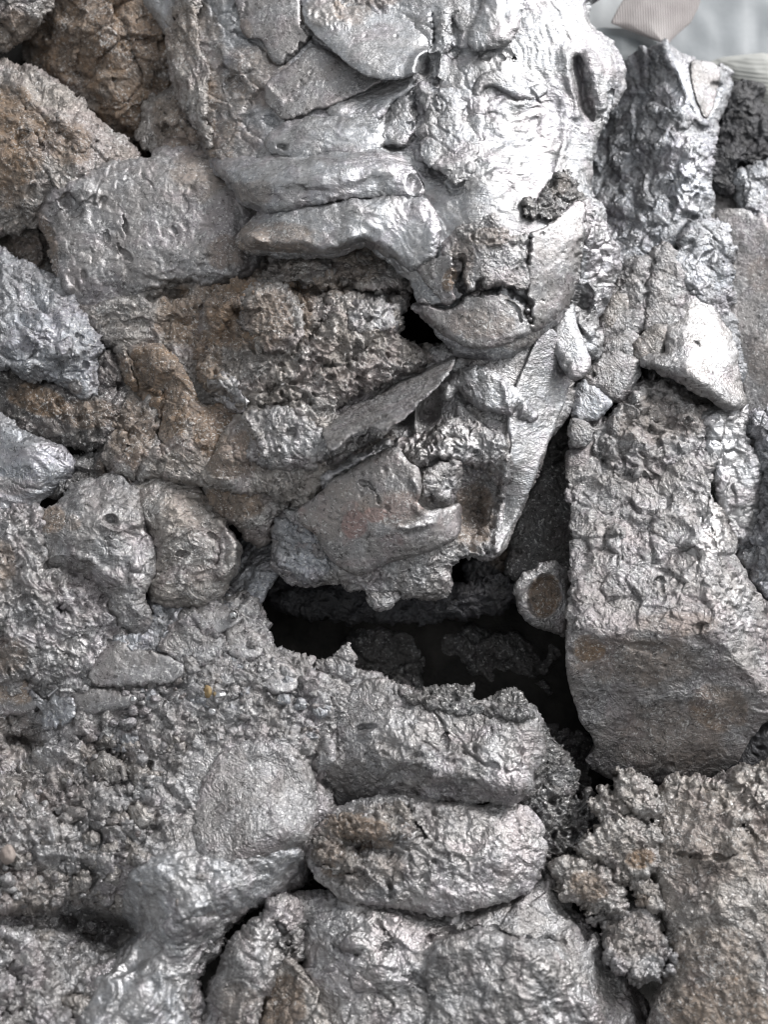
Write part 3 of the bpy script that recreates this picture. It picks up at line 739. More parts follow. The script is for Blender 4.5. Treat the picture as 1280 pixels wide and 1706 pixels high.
lump('metal_lump', [(196,582),(225,575),(262,578),(296,602),(318,648),(345,680),(396,672),(408,690),(392,728),(370,768),(348,796),(318,802),(286,796),(256,792),(232,788),(252,740),(262,700),(242,660),(212,628)],
     [(210,590,0),(260,600,20),(240,650,-5),(300,680,30),(380,690,15),(280,770,25),(350,770,22),(320,730,35)], 'warm', (20,28), ('rough',.7,1,0),
     feats=[('s',[(205,575),(235,640),(272,660),(264,690),(258,735)],26,-16),('c',[(275,655),(266,690),(258,730)],5,12),('b',340,750,9,9,0,-8),('b',330,640,30,20,30,6)],
     rust=[(280,640,110,110,0,1.2),(370,700,60,80,20,1.3),(320,745,70,50,0,.35),(240,610,40,40,0,.7)], p0=.25, label='smooth lump stained rusty brown, left of the porous lump', cat='metal lump')
lump('metal_lump', [(160,750),(178,712),(196,676),(205,640),(232,652),(258,690),(262,735),(250,775),(225,790),(195,786),(172,775)],
     [(180,760,-10),(230,700,-5),(240,770,5),(210,650,-25)], 'warm', (20,28), ('rough',1.4,.9,0), feats=[('b',235,745,22,24,0,10),('c',[(200,700),(215,735),(210,760)],6,10)], rust=[(220,720,50,70,0,.7)], p0=.15,
     label='knobbly purplish brown lump tucked beside the rusty smooth one', cat='metal lump')
lump('metal_lump', [(342,808),(378,802),(420,806),(455,812),(482,818),(496,836),(478,856),(456,872),(444,888),(434,904),(418,894),(402,878),(384,868),(366,862),(350,842)],
     [(360,820,10),(430,840,35),(480,830,15),(430,895,-5)], 'warm', (16,24), ('crumb',.8,.9,0), rust=[(390,835,60,40,0,.8)], shine=[(460,850,40,30,-30,.4)], p0=.2, label='rusty brown crumbly chunk hanging under the porous lump', cat='metal lump')

SL = lump('metal_slab', [(752,575),(800,592),(850,582),(878,565),(905,545),(930,560),(944,598),(950,640),(934,690),(912,742),(888,800),(862,862),(840,906),(826,922),(802,928),(772,925),(755,942),(748,980),(722,998),(690,988),(645,990),(604,984),(558,964),(522,976),(490,966),(466,950),(452,925),(462,884),(486,850),(530,806),(540,775),(528,735),(534,690),(560,650),(640,615),(700,595)],
     [(600,650,25),(720,610,35),(800,610,40),(900,570,25),(940,620,-25),(860,660,30),(900,720,-10),(840,760,30),(870,830,-15),(820,910,0),(800,850,-30),(700,690,15),(740,740,45),(620,740,35),(660,790,40),(560,840,35),(620,870,42),(720,870,38),(600,950,20),(500,900,20),(480,950,0),(700,960,5),(780,700,30),(800,800,-5)],
     'grey', (16,26), ('rough',.9,.9,0), jag=1.5,
     reg=[([(845,590),(950,560),(950,640),(840,930),(828,930),(842,760)],12,'smooth',1.0,.9,0),([(640,650),(740,620),(745,715),(650,725)],10,'smooth',.8,1,0),([(850,560),(930,560),(900,700),(850,700),(830,620)],18,'rough',1.1,.9,0),([(760,770),(845,800),(830,930),(760,930)],14,'sponge',1,.8,0),([(450,880),(540,900),(600,960),(760,930),(750,1000),(450,990)],10,'crumb',1,.9,0)],
     feats=[('r',[(848,760),(838,820),(832,870),(826,915)],8,14),('b',792,850,26,60,5,-34),('b',672,692,24,28,20,-52),('r',[(692,655),(690,690),(694,718)],5,16),('b',716,680,22,38,15,-26),('b',862,690,8,26,20,-12),('r',[(840,640),(850,690),(848,740)],8,8)],
     rust=[(790,860,40,70,0,.7),(660,850,120,60,-20,.2),(620,690,30,16,-20,.5)], shine=[(870,620,50,60,0,.4),(890,720,40,120,25,.3),(780,640,60,40,0,.3)], p0=.3, thick=170, g=1.7,
     label='slab-like lump overhanging the dark cave, with a smooth flat right wall', cat='metal slab')
lump('bar', [(552,676),(585,650),(640,624),(690,602),(730,586),(748,580),(758,594),(748,618),(728,642),(704,664),(680,688),(660,702),(640,716),(606,712),(580,726),(552,752),(540,720)],
     h=[(570,690,0),(650,650,6),(745,600,2)], mat='grey', edge=(24,24), tex=('pitted',1.0,.9,0), on=SL, pre=True, rise=20, jag=2, thick=60, feats=[('c',[(590,685),(604,672),(620,690)],2.5,4),('c',[(640,660),(644,672)],3,4)], p0=.2, label='flat slanting bar across the slab lump')
lump('finger', [(734,658),(734,642),(750,626),(772,614),(800,610),(826,618),(850,638),(876,664),(896,692),(880,702),(850,692),(822,684),(800,678),(778,664),(765,648),(752,658),(744,666)],
     mat='silver', edge=(17,20), tex=('rough',.5,.7,0), on=SL, rise=26, thick=36, jag=1.5, p0=.45, label='rounded finger-like knob')
lump('crust', [(660,742),(684,732),(712,724),(736,704),(762,696),(788,704),(800,716),(822,722),(842,740),(836,768),(812,778),(784,770),(756,768),(730,762),(706,776),(690,768),(672,756)],
     mat='grey', edge=(12,16), tex=('sponge',.8,.7,0), on=SL, rise=20, thick=34, jag=5, shine=[(740,735,80,35,0,.5)], p0=.35, label='bright porous crust on the slab lump', feats=[('b',828,712,24,18,0,-46)])
lump('plate', [(492,858),(520,832),(552,806),(592,778),(632,756),(662,746),(680,770),(698,788),(700,810),(694,838),(712,852),(744,844),(766,838),(770,866),(764,894),(736,912),(690,926),(646,938),(606,954),(580,948),(556,934),(538,914),(524,888),(502,872)],
     h=[(500,860,0),(600,860,10),(760,870,2),(600,950,-8)], mat='plate', edge=(9,14), tex=('smooth',1.0,1,0), on=SL, rise=24, jag=2, thick=36,
     feats=[('c',[(604,806),(618,812),(628,824),(632,838)],4,6),('c',[(548,858),(556,852),(568,858),(562,868),(552,868),(547,860)],2,3),('r',[(665,878),(690,880),(720,872)],4,4),('r',[(690,800),(700,830),(696,850)],7,8)],
     rust=[(660,845,70,40,0,.35),(560,850,80,60,-30,.2)], red=[(591,873,25,26,0,.42),(626,857,22,16,0,.36),(668,842,44,24,-10,.14)], p0=.3, label='flat grey plate bearing two faint reddish spots')
lump('knuckle', [(702,796),(716,778),(736,766),(758,766),(770,780),(768,806),(756,818),(748,836),(734,830),(722,818),(706,824)], mat='grey', edge=(16,18), tex=('rough',.7,.7,0), on=SL, rise=30, thick=34, jag=2, feats=[('c',[(740,780),(736,800),(745,815)],4,5)], p0=.35, label='rounded knuckle above the spotted plate')
lump('wall', [(908,552),(930,560),(943,598),(949,640),(933,690),(911,742),(887,800),(861,862),(839,906),(827,920),(831,880),(837,830),(846,780),(852,740),(846,704),(856,660),(876,606)], mat='silver', edge=(6,9), tex=('smooth',1.1,.9,0), on=SL, pre=True, rise=12, jag=1, thick=40, shine=[(880,720,60,140,25,.3)], p0=.3, label='smooth flat blade-like right wall tapering to a point')
lump('knob', [(814,772),(824,758),(840,756),(852,766),(852,790),(846,806),(830,806),(818,794)], mat='grey', edge=(14,16), tex=('rough',.6,.7,0), on=SL, rise=20, thick=30, jag=1.5, p0=.5)
lump('crust', [(456,910),(462,884),(478,872),(496,876),(520,888),(536,912),(552,936),(546,958),(524,974),(500,966),(470,948),(455,930)], mat='cool', edge=(14,18), tex=('crumb',.9,.8,0), on=SL, rise=10, thick=30, jag=4, shine=[(490,940,50,30,0,.4)], p0=.3)
lump('metal_drip', [(926,530),(938,512),(950,512),(954,534),(964,560),(976,588),(979,608),(968,624),(954,628),(942,612),(930,588),(922,560)],
     [(940,530,10),(960,600,25)], 'silver', (18,22), ('smooth',.8,1,0), p0=.5, thick=40, jag=1, label='smooth teardrop of metal hanging in the gap right of the slab lump', cat='metal drip')

# ------------------------------------------------------------------ left side
lump('metal_lump', [(-60,425),(10,430),(34,438),(62,456),(96,482),(124,518),(150,548),(172,572),(166,608),(160,640),(146,668),(122,656),(95,640),(50,632),(20,605),(-60,580)],
     [(0,440,-15),(80,490,5),(30,530,28),(100,580,30),(150,600,5),(60,620,22),(140,655,0)], 'cool', (26,34), ('rough',1.5,1,0), reg=[([(90,480),(170,560),(150,600),(100,540)],10,'sponge',.6,.8,0)],
     feats=[('b',115,595,8,5,0,-6),('b',142,608,9,7,0,-8),('b',130,560,10,7,30,-8),('b',60,545,40,30,20,8)], shine=[(70,560,90,70,30,.4),(120,640,40,30,0,.4)], p0=.14, rust=[(125,645,14,18,0,.4)],
     label='pale bluish lump with a foamy surface at the left edge', cat='metal lump')
lump('metal_lump', [(-60,588),(15,600),(50,632),(98,642),(144,668),(162,640),(166,580),(200,588),(206,640),(188,690),(176,730),(150,745),(118,736),(80,735),(50,722),(-60,700)],
     [(0,620,-20),(80,680,-5),(150,700,-5),(190,620,-25),(40,700,-20),(120,730,-12)], 'dark', (22,30), ('sponge',1,.9,0), rust=[(60,665,60,30,20,.9),(150,690,60,30,0,.5)],
     feats=[('b',195,645,14,12,0,-26),('b',170,610,9,8,0,-14)], p0=.3, r0=.1, label='dark olive pitted lump under the pale bluish one', cat='metal lump')
lump('metal_lump', [(-60,680),(10,700),(40,722),(80,740),(108,758),(122,778),(98,802),(72,822),(50,842),(20,848),(-60,860)], [(0,720,5),(60,770,20),(100,775,0),(20,830,0)],
     'cool', (26,32), ('wrinkle',1.2,1.1,20), shine=[(20,750,90,40,10,.5)], p0=.35, feats=[('c',[(0,786),(40,812),(70,815)],4,6)], rust=[(20,810,60,20,0,.3)], label='smooth streaky grey lump at the left edge, halfway down', cat='metal lump')
lump('metal_lump', [(100,790),(130,762),(165,755),(178,778),(215,790),(245,792),(240,830),(180,830),(120,830),(90,820)], [(170,790,-20)], 'dark', (20,26), ('rough',1.3,1,0), p0=.35, rust=[(200,780,50,30,0,.5)], label='dark rough lump in the gap above the knobbly silver lump', cat='metal lump')
SK = lump('knobbly_lump', [(64,868),(76,846),(100,838),(122,812),(142,802),(162,800),(186,786),(206,798),(222,832),(236,868),(252,902),(255,930),(247,962),(234,984),(240,1008),(252,1036),(246,1056),(222,1056),(196,1034),(180,1006),(176,986),(150,958),(112,946),(78,940),(70,905)],
     [(80,870,10),(140,820,15),(190,800,10),(120,900,45),(190,890,55),(230,900,25),(220,960,35),(150,940,25),(210,1020,20),(240,1045,5)], 'grey', (20,28), ('peel',1.3,1,0),
     feats=[('b',185,868,16,12,30,-22),('b',138,832,24,22,0,16),('b',204,808,6,10,-20,-10),('r',[(176,875),(200,885),(222,872)],9,8),('b',225,940,18,16,0,10),('r',[(90,925),(140,930),(190,965)],8,6)],
     rust=[(88,865,24,30,30,.8),(120,870,20,16,0,.4)], shine=[(170,900,90,70,20,.3),(225,950,30,40,0,.4)], p0=.2, label='knobbly silver lump with a deep dimple, on the left', cat='metal lump')
lump('metal_lump', [(218,812),(240,796),(268,790),(308,798),(334,808),(348,836),(360,868),(380,876),(392,904),(396,936),(384,962),(362,985),(340,1004),(290,1006),(256,995),(246,962),(256,925),(250,895),(236,862)],
     [(270,800,0),(320,810,-5),(280,880,30),(340,900,22),(380,930,5),(300,970,10),(250,900,10)], 'warm', (24,32), ('flow',1.0,.9,-30),
     feats=[('r',[(368,870),(388,900),(386,940),(370,960)],9,12),('c',[(296,923),(312,922)],5,9),('c',[(352,890),(366,915),(360,940)],7,9),('b',285,850,36,30,0,8)], rust=[(310,850,50,40,0,.25)], shine=[(385,900,20,50,0,.5),(280,850,40,30,0,.3)], p0=.28,
     label='rounded warm grey lump right beside the knobbly silver one', cat='metal lump')
lump('slag_strut', [(362,985),(384,958),(400,918),(424,892),(452,870),(476,868),(478,905),(458,945),(442,982),(424,1010),(396,1030),(366,1015)], [(380,990,-50),(460,880,-60),(420,960,-45)], 'cool', (18,22), ('flow',1.3,.8,-50), p0=.3, shine=[(395,1000,20,20,0,.5)],
     label='streaky purplish strut running up beside the dark cave', cat='slag strut')
lump('porous_lump', [(-60,845),(15,846),(42,842),(66,862),(74,905),(80,940),(112,946),(150,958),(182,985),(196,1032),(215,1060),(185,1085),(160,1110),(118,1130),(80,1140),(40,1130),(-60,1140)],
     [(0,870,0),(50,880,10),(20,960,22),(100,1000,20),(160,1000,5),(60,1080,25),(150,1070,12),(10,1110,5)], 'grey', (24,32), ('sponge',1.25,.95,0), reg=[([(60,1020),(170,1040),(150,1130),(60,1130)],14,'crumb',1.1,.8,0)],
     feats=[('b',105,1015,20,12,20,-22),('b',15,900,20,30,0,10),('b',60,980,36,30,0,10),('b',120,1040,40,34,0,14)], rust=[(0,940,30,50,0,.6),(10,1090,40,40,0,.5)], shine=[(120,1070,60,50,0,.3)], p0=.28,
     label='foamy holed lump in the left edge, lower half', cat='porous lump')
lump('porous_lump', [(196,1030),(225,1056),(250,1054),(252,1010),(258,996),(300,1006),(340,1004),(372,1000),(396,1012),(380,1040),(330,1060),(280,1085),(240,1098),(200,1085)],
     [(220,1060,0),(300,1020,-20),(370,1010,-15),(260,1085,5)], 'cool', (16,22), ('sponge',1.2,.8,0), feats=[('b',262,1000,18,14,0,-30),('b',296,1005,14,12,0,-22),('b',190,1040,14,10,0,-8)], p0=.35,
     label='small holed lump in the hollow below the warm grey one', cat='porous lump')

# ------------------------------------------------------------------ the crumbly mass, lower left
DM = lump('crumbly_mass', [(-70,1120),(20,1118),(100,1108),(150,1085),(200,1062),(260,1060),(320,1020),(355,1005),(390,1002),(408,1004),(424,1014),(440,1034),(456,1056),(468,1074),(486,1096),(518,1110),(552,1122),(592,1126),(640,1134),(690,1152),(640,1168),(600,1185),(575,1215),(552,1240),(532,1262),(540,1310),(558,1352),(540,1384),(530,1424),(516,1464),(480,1490),(442,1504),(408,1524),(384,1556),(352,1590),(330,1640),(312,1780),(-70,1780)],
     [(0,1130,-10),(100,1130,0),(200,1080,5),(330,1030,0),(420,1010,-20),(480,1080,-15),(560,1130,-20),(100,1220,-10),(40,1240,-45),(200,1240,15),(350,1160,15),(450,1180,10),(540,1200,0),(520,1300,0),(400,1300,34),(330,1380,48),(430,1410,62),(500,1400,40),(460,1470,10),(505,1455,-30),(100,1380,45),(20,1350,40),(160,1500,20),(180,1540,-40),(60,1560,35),(250,1470,62),(300,1530,62),(350,1560,30),(400,1520,20),(230,1640,55),(80,1680,60),(320,1690,25)],
     'grey', (26,36), ('crumb',1.15,1.0,0),
     reg=[([(310,1290),(360,1240),(440,1225),(510,1270),(535,1330),(520,1400),(440,1430),(340,1420),(300,1390),(330,1340)],20,'smooth',.9,1,0),
          ([(220,1430),(330,1400),(500,1410),(490,1480),(400,1530),(330,1560),(240,1560),(200,1520)],16,'peel',1.2,.9,0),
          ([(-60,1240),(150,1250),(290,1260),(300,1390),(200,1500),(-60,1510)],24,'crumb',1.45,1.15,0),([(150,1180),(330,1200),(310,1290),(150,1280)],24,'rough',1.5,.7,0),
          ([(180,1580),(330,1560),(340,1710),(180,1720)],20,'sponge',.9,1.1,0),([(-60,1560),(120,1560),(190,1600),(180,1740),(-60,1740)],20,'crumb',1.3,1.5,0)],
     feats=[('b',40,1238,44,22,10,-40),('p',[(100,1518),(150,1508),(190,1526),(232,1536),(225,1556),(190,1572),(150,1570),(115,1550)],-52,18),('p',[(-20,1522),(60,1515),(115,1524),(110,1548),(40,1546),(-20,1545)],-45,10),('r',[(170,1620),(220,1560),(300,1530),(400,1480)],28,18),('c',[(420,1520),(380,1560),(345,1640)],10,20),
            ('r',[(430,1250),(480,1260),(520,1320)],14,8),('b',470,1230,60,30,20,8),('b',245,1275,14,8,0,-12),('b',258,1380,10,8,0,-14),('b',130,1310,16,16,0,-22),('c',[(110,1270),(150,1300),(190,1310)],7,12),
            ('c',[(130,1235),(160,1240),(200,1262)],10,18),('b',20,1420,18,16,0,14)],
     rust=[(0,1230,70,60,0,.3),(30,1480,100,60,0,.35),(150,1250,20,30,0,.4),(60,1330,120,60,0,.2)], shine=[(370,1455,150,60,-15,.5),(270,1500,110,90,0,.45),(220,1590,80,80,0,.55),(430,1300,120,90,0,.2),(60,1260,70,40,0,.2)],
     p0=.25, thick=170, g=1.7, label='wide crumbly grey mass of fused fragments filling the lower left', cat='slag mass')
def piece(name, out, rise, tex, mat='plate', edge=(7,9), **k):
    return lump(name, out, mat=mat, edge=edge, tex=tex, on=DM, rise=rise, thick=k.pop('thick', 22), **k)
piece('plate', [(150,1120),(168,1090),(190,1060),(215,1078),(250,1088),(290,1100),(308,1112),(300,1130),(280,1140),(240,1140),(190,1142),(160,1140)], 11, ('smooth',1.4,1,0), p0=.3, jag=3)
piece('disc', [(375,1060),(382,1048),(396,1042),(414,1046),(430,1060),(436,1078),(428,1094),(408,1100),(390,1094),(378,1080)], 9, ('smooth',1,.9,0), p0=.35, jag=2.5, label='round flat disc fused into the crumbly mass')
piece('plate', [(328,1030),(338,1012),(356,1006),(378,1008),(398,1012),(404,1028),(390,1042),(376,1052),(352,1060),(334,1050)], 9, ('smooth',.8,1,0), p0=.4, jag=1.5, shine=[(388,1025,14,14,0,.6)])
piece('chunk', [(268,1070),(300,1040),(332,1052),(356,1062),(372,1072),(366,1090),(340,1108),(322,1116),(300,1104),(280,1090)], 7, ('pitted',1.2,.8,0), mat='grey', p0=.3)
piece('chunk', [(332,1122),(350,1104),(380,1102),(392,1120),(388,1136),(362,1142),(340,1140)], 7, ('crumb',.7,.7,0), mat='grey', p0=.3)
piece('plate', [(424,1120),(436,1106),(458,1104),(486,1112),(500,1128),(492,1148),(470,1152),(448,1150),(430,1140)], 6, ('smooth',1.5,.8,0), p0=.35)
piece('plate', [(120,1160),(140,1150),(170,1148),(200,1152),(222,1160),(226,1172),(210,1182),(180,1186),(150,1192),(126,1186)], 9, ('smooth',1,.8,0), edge=(14,14), p0=.4, shine=[(210,1180,14,8,0,.6),(138,1168,8,8,0,.5)])
piece('plate', [(-60,1130),(10,1128),(40,1136),(48,1158),(60,1172),(40,1186),(-60,1182)], 9, ('smooth',1.3,1,0), rust=[(20,1150,50,30,0,.7)], p0=.3, label='brownish plate at the left edge of the crumbly mass')
piece('shell', [(50,1148),(70,1168),(100,1160),(122,1166),(122,1190),(108,1206),(80,1210),(66,1200),(72,1182),(56,1168)], 8, ('sponge',.5,.7,0), mat='cool', p0=.4)
piece('slab', [(330,1330),(322,1388),(346,1426),(420,1432),(498,1408),(528,1352),(524,1300),(500,1262),(442,1230),(392,1242),(352,1282)], 7, ('smooth',1.2,1,0), mat='grey', edge=(22,9), p0=.2, jag=4, label='smooth flat slab surface in the middle of the crumbly mass')
piece('flow', [(236,1442),(300,1408),(380,1428),(470,1414),(506,1424),(496,1464),(440,1500),(384,1524),(322,1540),(252,1558),(216,1532),(210,1484)], 11, ('peel',1.3,1,0), mat='silver', edge=(28,20), p0=.3, jag=4, thick=40, label='pale lit flank rolling over the front of the smooth slab')  # brighter metal put in for the light on this flank
piece('flow', [(140,1790),(146,1660),(184,1598),(222,1562),(276,1534),(336,1522),(366,1534),(340,1580),(318,1650),(300,1790)], 14, ('flow',1.1,1,-55), mat='silver', edge=(34,28), p0=.32, jag=4, thick=50, shine=[(215,1600,50,60,30,.5)], label='bluish silver melted flow running down to the bottom edge')
_rng = np.random.default_rng(11)
def clods(zone, cnt, ra, rb, tex, mats, rise=(0.1, .35)):
    placed = []
    for _ in range(cnt * 12):
        if len(placed) >= cnt:
            break
        x, y, r = _rng.uniform(*zone[0]), _rng.uniform(*zone[1]), ra + (rb - ra) * _rng.random() ** 1.6
        if any((x - a) ** 2 + (y - b) ** 2 < (.8 * (r + c)) ** 2 for a, b, c in placed):
            continue
        if sdf(np.array([x]), np.array([y]), DM.poly)[0] > -r * .6 or (300 < x < 535 and 1230 < y < 1440) or (210 < x and y > 1440):
            continue
        placed.append((x, y, r))
        n = int(_rng.integers(6, 10))
        ang = np.sort(_rng.uniform(0, 2 * np.pi, n) * .35 + np.arange(n) * 2 * np.pi / n)
        rad = r * _rng.uniform(.7, 1.25, n)
        e = _rng.uniform(.7, 1.0)
        piece('clod', [(float(x + a * math.cos(q)), float(y + e * a * math.sin(q))) for a, q in zip(rad, ang)], r * _rng.uniform(*rise), tex, mat=mats[int(_rng.integers(len(mats)))],
              edge=(r * .7, r * .75), jag=r * .14, g=2.0, p0=float(_rng.uniform(.12, .35)), smooth=3, seed=int(_rng.integers(9000)))
clods(((-30, 300), (1235, 1520)), 46, 13, 36, ('rough', 1.3, .62, 0), ('grey', 'warm', 'warm'))
clods(((-30, 160), (1555, 1720)), 22, 16, 40, ('crumb', 1.0, .7, 0), ('warm', 'grey', 'warm'))
clods(((190, 560), (1090, 1250)), 40, 8, 22, ('rough', 1.2, .5, 0), ('grey', 'cool', 'grey'))
# ------------------------------------------------------------------ middle bottom
BK = lump('metal_block', [(530,1268),(540,1240),(556,1212),(562,1184),(580,1156),(604,1142),(640,1138),(664,1150),(700,1166),(750,1174),(800,1178),(860,1184),(890,1188),(900,1206),(898,1250),(888,1290),(868,1318),(848,1332),(815,1326),(770,1332),(700,1330),(640,1328),(590,1340),(560,1330),(538,1308)],
     [(720,1230,0),(560,1215,-10),(640,1180,0),(850,1250,2),(700,1300,4)],
     'grey', (9,12), ('pitted',1.4,1,0), reg=[([(560,1180),(610,1150),(660,1160),(640,1220),(580,1240)],14,'smooth',1,1,0),([(540,1260),(700,1270),(800,1290),(760,1340),(540,1340)],14,'flow',1.3,.8,80)],
     feats=[('k',[(720,1215,24,.03,.32),(720,1278,40,.24,-.86),(884,1250,22,-1.1,.1),(570,1230,8,.35,.2)],7),('b',608,1212,20,8,-10,-16),('b',612,1222,22,12,0,9),('r',[(620,1248),(700,1272),(780,1298),(850,1318)],14,6),('b',660,1290,20,14,0,-10),('b',740,1312,24,12,10,-10),('c',[(720,1180),(740,1210),(745,1250)],4,8),('c',[(780,1250),(800,1270),(830,1280)],5,8),('c',[(700,1235),(730,1250)],4,6),('r',[(640,1225),(700,1250),(760,1262)],8,6)],
     shine=[(850,1270,50,50,0,.5),(700,1220,150,40,5,.3)], p0=.2, thick=120, label='oblong grey block with a flat top at the front edge of the dark cave', cat='metal block')
lump('crest', [(664,1152),(700,1150),(740,1146),(775,1142),(792,1142),(790,1162),(800,1182),(770,1186),(720,1180),(690,1172)], h=[(730,1165,0)], mat='dark', edge=(9,10), tex=('sponge',.7,.6,0), on=BK, rise=6, jag=5, thick=40, p0=.3)
lump('crest', [(796,1180),(808,1168),(826,1156),(850,1146),(866,1148),(880,1164),(898,1188),(894,1200),(850,1196),(815,1194)], mat='dark', edge=(10,12), tex=('rough',.9,.7,0), on=BK, rise=8, jag=4, thick=40, p0=.35, shine=[(870,1160,16,20,40,.6)], label='dark triangular crest on the rim of the grey block')
lump('knob', [(516,1250),(524,1228),(542,1222),(554,1240),(552,1268),(536,1284),(518,1276)], mat='grey', edge=(14,16), tex=('rough',.6,.8,0), on=BK, rise=22, thick=34, jag=1.5, p0=.35)
lump('rough_end', [(886,1192),(908,1198),(926,1226),(942,1252),(955,1278),(962,1306),(948,1326),(910,1335),(868,1335),(852,1330),(872,1308),(890,1270)], h=[(890,1220,-12),(950,1300,-22)], mat='dark', edge=(12,18), tex=('crumb',1,.8,0), on=BK, rise=-4, jag=5, thick=60, p0=.35, label='dark granular broken end of the grey block')
lump('metal_shard', [(534,1104),(552,1094),(566,1084),(580,1084),(588,1098),(590,1118),(582,1128),(560,1122),(540,1116)], [(560,1110,-20)], 'grey', (9,12), ('rough',.9,.7,0), jag=4, thick=30, p0=.3,
     label='small pointed shard standing on the rim of the crumbly mass by the cave', cat='metal shard')
PT = lump('metal_lump', [(512,1402),(520,1380),(536,1362),(562,1346),(600,1336),(640,1330),(684,1326),(720,1334),(750,1342),(800,1344),(846,1342),(876,1346),(896,1362),(906,1398),(904,1432),(894,1464),(876,1486),(842,1500),(790,1510),(742,1522),(714,1520),(660,1506),(606,1500),(566,1494),(536,1466),(516,1432)],
     [(540,1370,8),(620,1345,16),(720,1350,20),(830,1350,18),(620,1410,34),(720,1420,44),(830,1425,44),(890,1420,20),(560,1450,30),(650,1480,35),(760,1490,45),(860,1480,30)], 'grey', (26,17), ('peel',1.1,1,0),
     reg=[([(520,1360),(640,1340),(690,1360),(680,1480),(560,1490),(515,1420)],18,'sponge',1.1,1,0),([(650,1330),(720,1335),(760,1440),(680,1460)],12,'sponge',.8,.8,0)],
     feats=[('b',600,1412,50,22,8,-26),('r',[(560,1370),(620,1372),(680,1395)],12,12),('b',625,1390,40,14,15,12),('c',[(680,1345),(690,1370),(705,1395)],9,16),('b',600,1450,60,24,0,8),('c',[(720,1420),(770,1430),(780,1460)],4,5)],
     rust=[(600,1390,70,30,15,.8),(560,1420,40,50,0,.7),(620,1450,80,40,0,.3)], shine=[(830,1410,90,80,0,.3),(760,1490,120,20,-8,.4)], p0=.32, thick=120, label='potato-shaped silvery lump with a torn brown left end, bottom centre', cat='metal lump')
lump('crust', [(520,1400),(540,1366),(580,1348),(630,1340),(676,1352),(692,1384),(664,1402),(610,1398),(590,1420),(600,1446),(560,1448),(528,1430)], mat='warm', edge=(14,16), tex=('sponge',1.3,.7,0), on=PT, rise=10, jag=6, thick=36, p0=.15, rust=[(600,1380,70,30,10,.8),(550,1420,30,30,0,.5)], label='torn brown crust around the crater at the left end')
FL = lump('metal_lump', [(470,1510),(500,1496),(560,1492),(610,1502),(660,1508),(716,1522),(760,1522),(812,1506),(860,1490),(900,1462),(925,1474),(945,1500),(985,1545),(1020,1585),(1044,1612),(1060,1660),(1075,1780),(500,1780),(520,1700),(520,1664),(508,1630),(512,1590),(500,1545)],
     [(500,1530,5),(600,1510,22),(700,1535,26),(800,1515,16),(900,1480,0),(620,1600,50),(560,1660,30),(700,1650,40),(800,1580,42),(900,1610,48),(950,1560,0),(1030,1640,-30),(900,1690,46),(780,1690,40),(1000,1700,0),(600,1700,45)], 'grey', (30,40), ('rough',.62,1.1,0),
     reg=[([(700,1580),(800,1550),(930,1580),(1010,1680),(1000,1720),(720,1720)],24,'peel',1.1,1,0)],
     feats=[('r',[(740,1590),(800,1562),(880,1575),(950,1620),(1000,1690)],24,12),('c',[(720,1560),(780,1548),(860,1560),(940,1570)],8,14),('c',[(630,1540),(650,1560),(640,1580)],6,10),('c',[(560,1580),(600,1590)],6,10),('b',590,1570,40,24,0,10),('c',[(690,1620),(720,1660)],8,10),('b',660,1620,50,40,20,10),('c',[(940,1500),(980,1560)],8,10)],
     shine=[(930,1650,90,60,40,.5),(620,1600,130,110,0,.3)], p0=.32, thick=150, label='broad rumpled grey lump along the bottom edge under the potato-shaped one', cat='metal lump')
lump('lobe', [(716,1590),(760,1562),(820,1552),(888,1566),(946,1606),(994,1668),(1010,1770),(735,1770),(716,1680)], mat='grey', edge=(50,20), tex=('peel',1.4,1,0), on=FL, rise=16, jag=3, thick=60, p0=.32, shine=[(930,1650,90,60,40,.5)], feats=[('r',[(860,1580),(930,1630),(980,1700)],22,8)], label='smooth swelling lobe on the right of the bottom lump')
lump('metal_lump', [(320,1780),(338,1680),(352,1632),(376,1588),(404,1552),(432,1520),(462,1496),(488,1496),(504,1528),(508,1572),(500,1596),(478,1604),(456,1636),(436,1680),(420,1780)],
     [(350,1680,20),(400,1600,55),(470,1520,28),(440,1600,45),(400,1690,58),(490,1560,18)], 'grey', (30,44), ('rough',1.0,1,0), shine=[(450,1560,30,60,30,.5)], rust=[(400,1690,50,60,0,.3)], p0=.33, feats=[('c',[(455,1530),(480,1560),(488,1590)],6,12)],
     label='finger-shaped grey lump slanting out of the bottom edge', cat='metal lump')
lump('metal_lump', [(424,1780),(430,1690),(446,1648),(468,1612),(486,1604),(506,1622),(530,1660),(542,1700),(548,1780)], [(440,1690,20),(480,1630,30),(500,1700,45)], 'warm', (20,26), ('rough',.9,1,0), rust=[(470,1670,50,60,0,.7)], p0=.25,
     label='small brownish pointed nub at the bottom edge beside the finger-shaped lump', cat='metal lump')
lump('slag_clump', [(872,1335),(900,1322),(932,1318),(958,1326),(984,1330),(1002,1350),(1008,1384),(985,1405),(958,1430),(930,1460),(908,1462),(900,1440),(908,1400),(898,1360)], [(900,1340,-15),(960,1340,-25),(990,1370,-30),(930,1420,-25)], 'dark', (14,20), ('sponge',1.2,.8,0), p0=.4, jag=7, shine=[(925,1345,40,24,0,.3)],
     label='lacy blackish clump squeezed between the potato-shaped lump and the crumb column', cat='slag clump')
def nod(name, out, label, **k):
    return lump(name, out, k.pop('h', ((0, 0, 10),)), k.pop('mat', 'warm'), k.pop('edge', (30, 36)), k.pop('tex', ('crumb', .95, .62, 0)), jag=11, grow=6, thick=80, label=label, cat='slag nodule', p0=k.pop('p0', .3), **k)
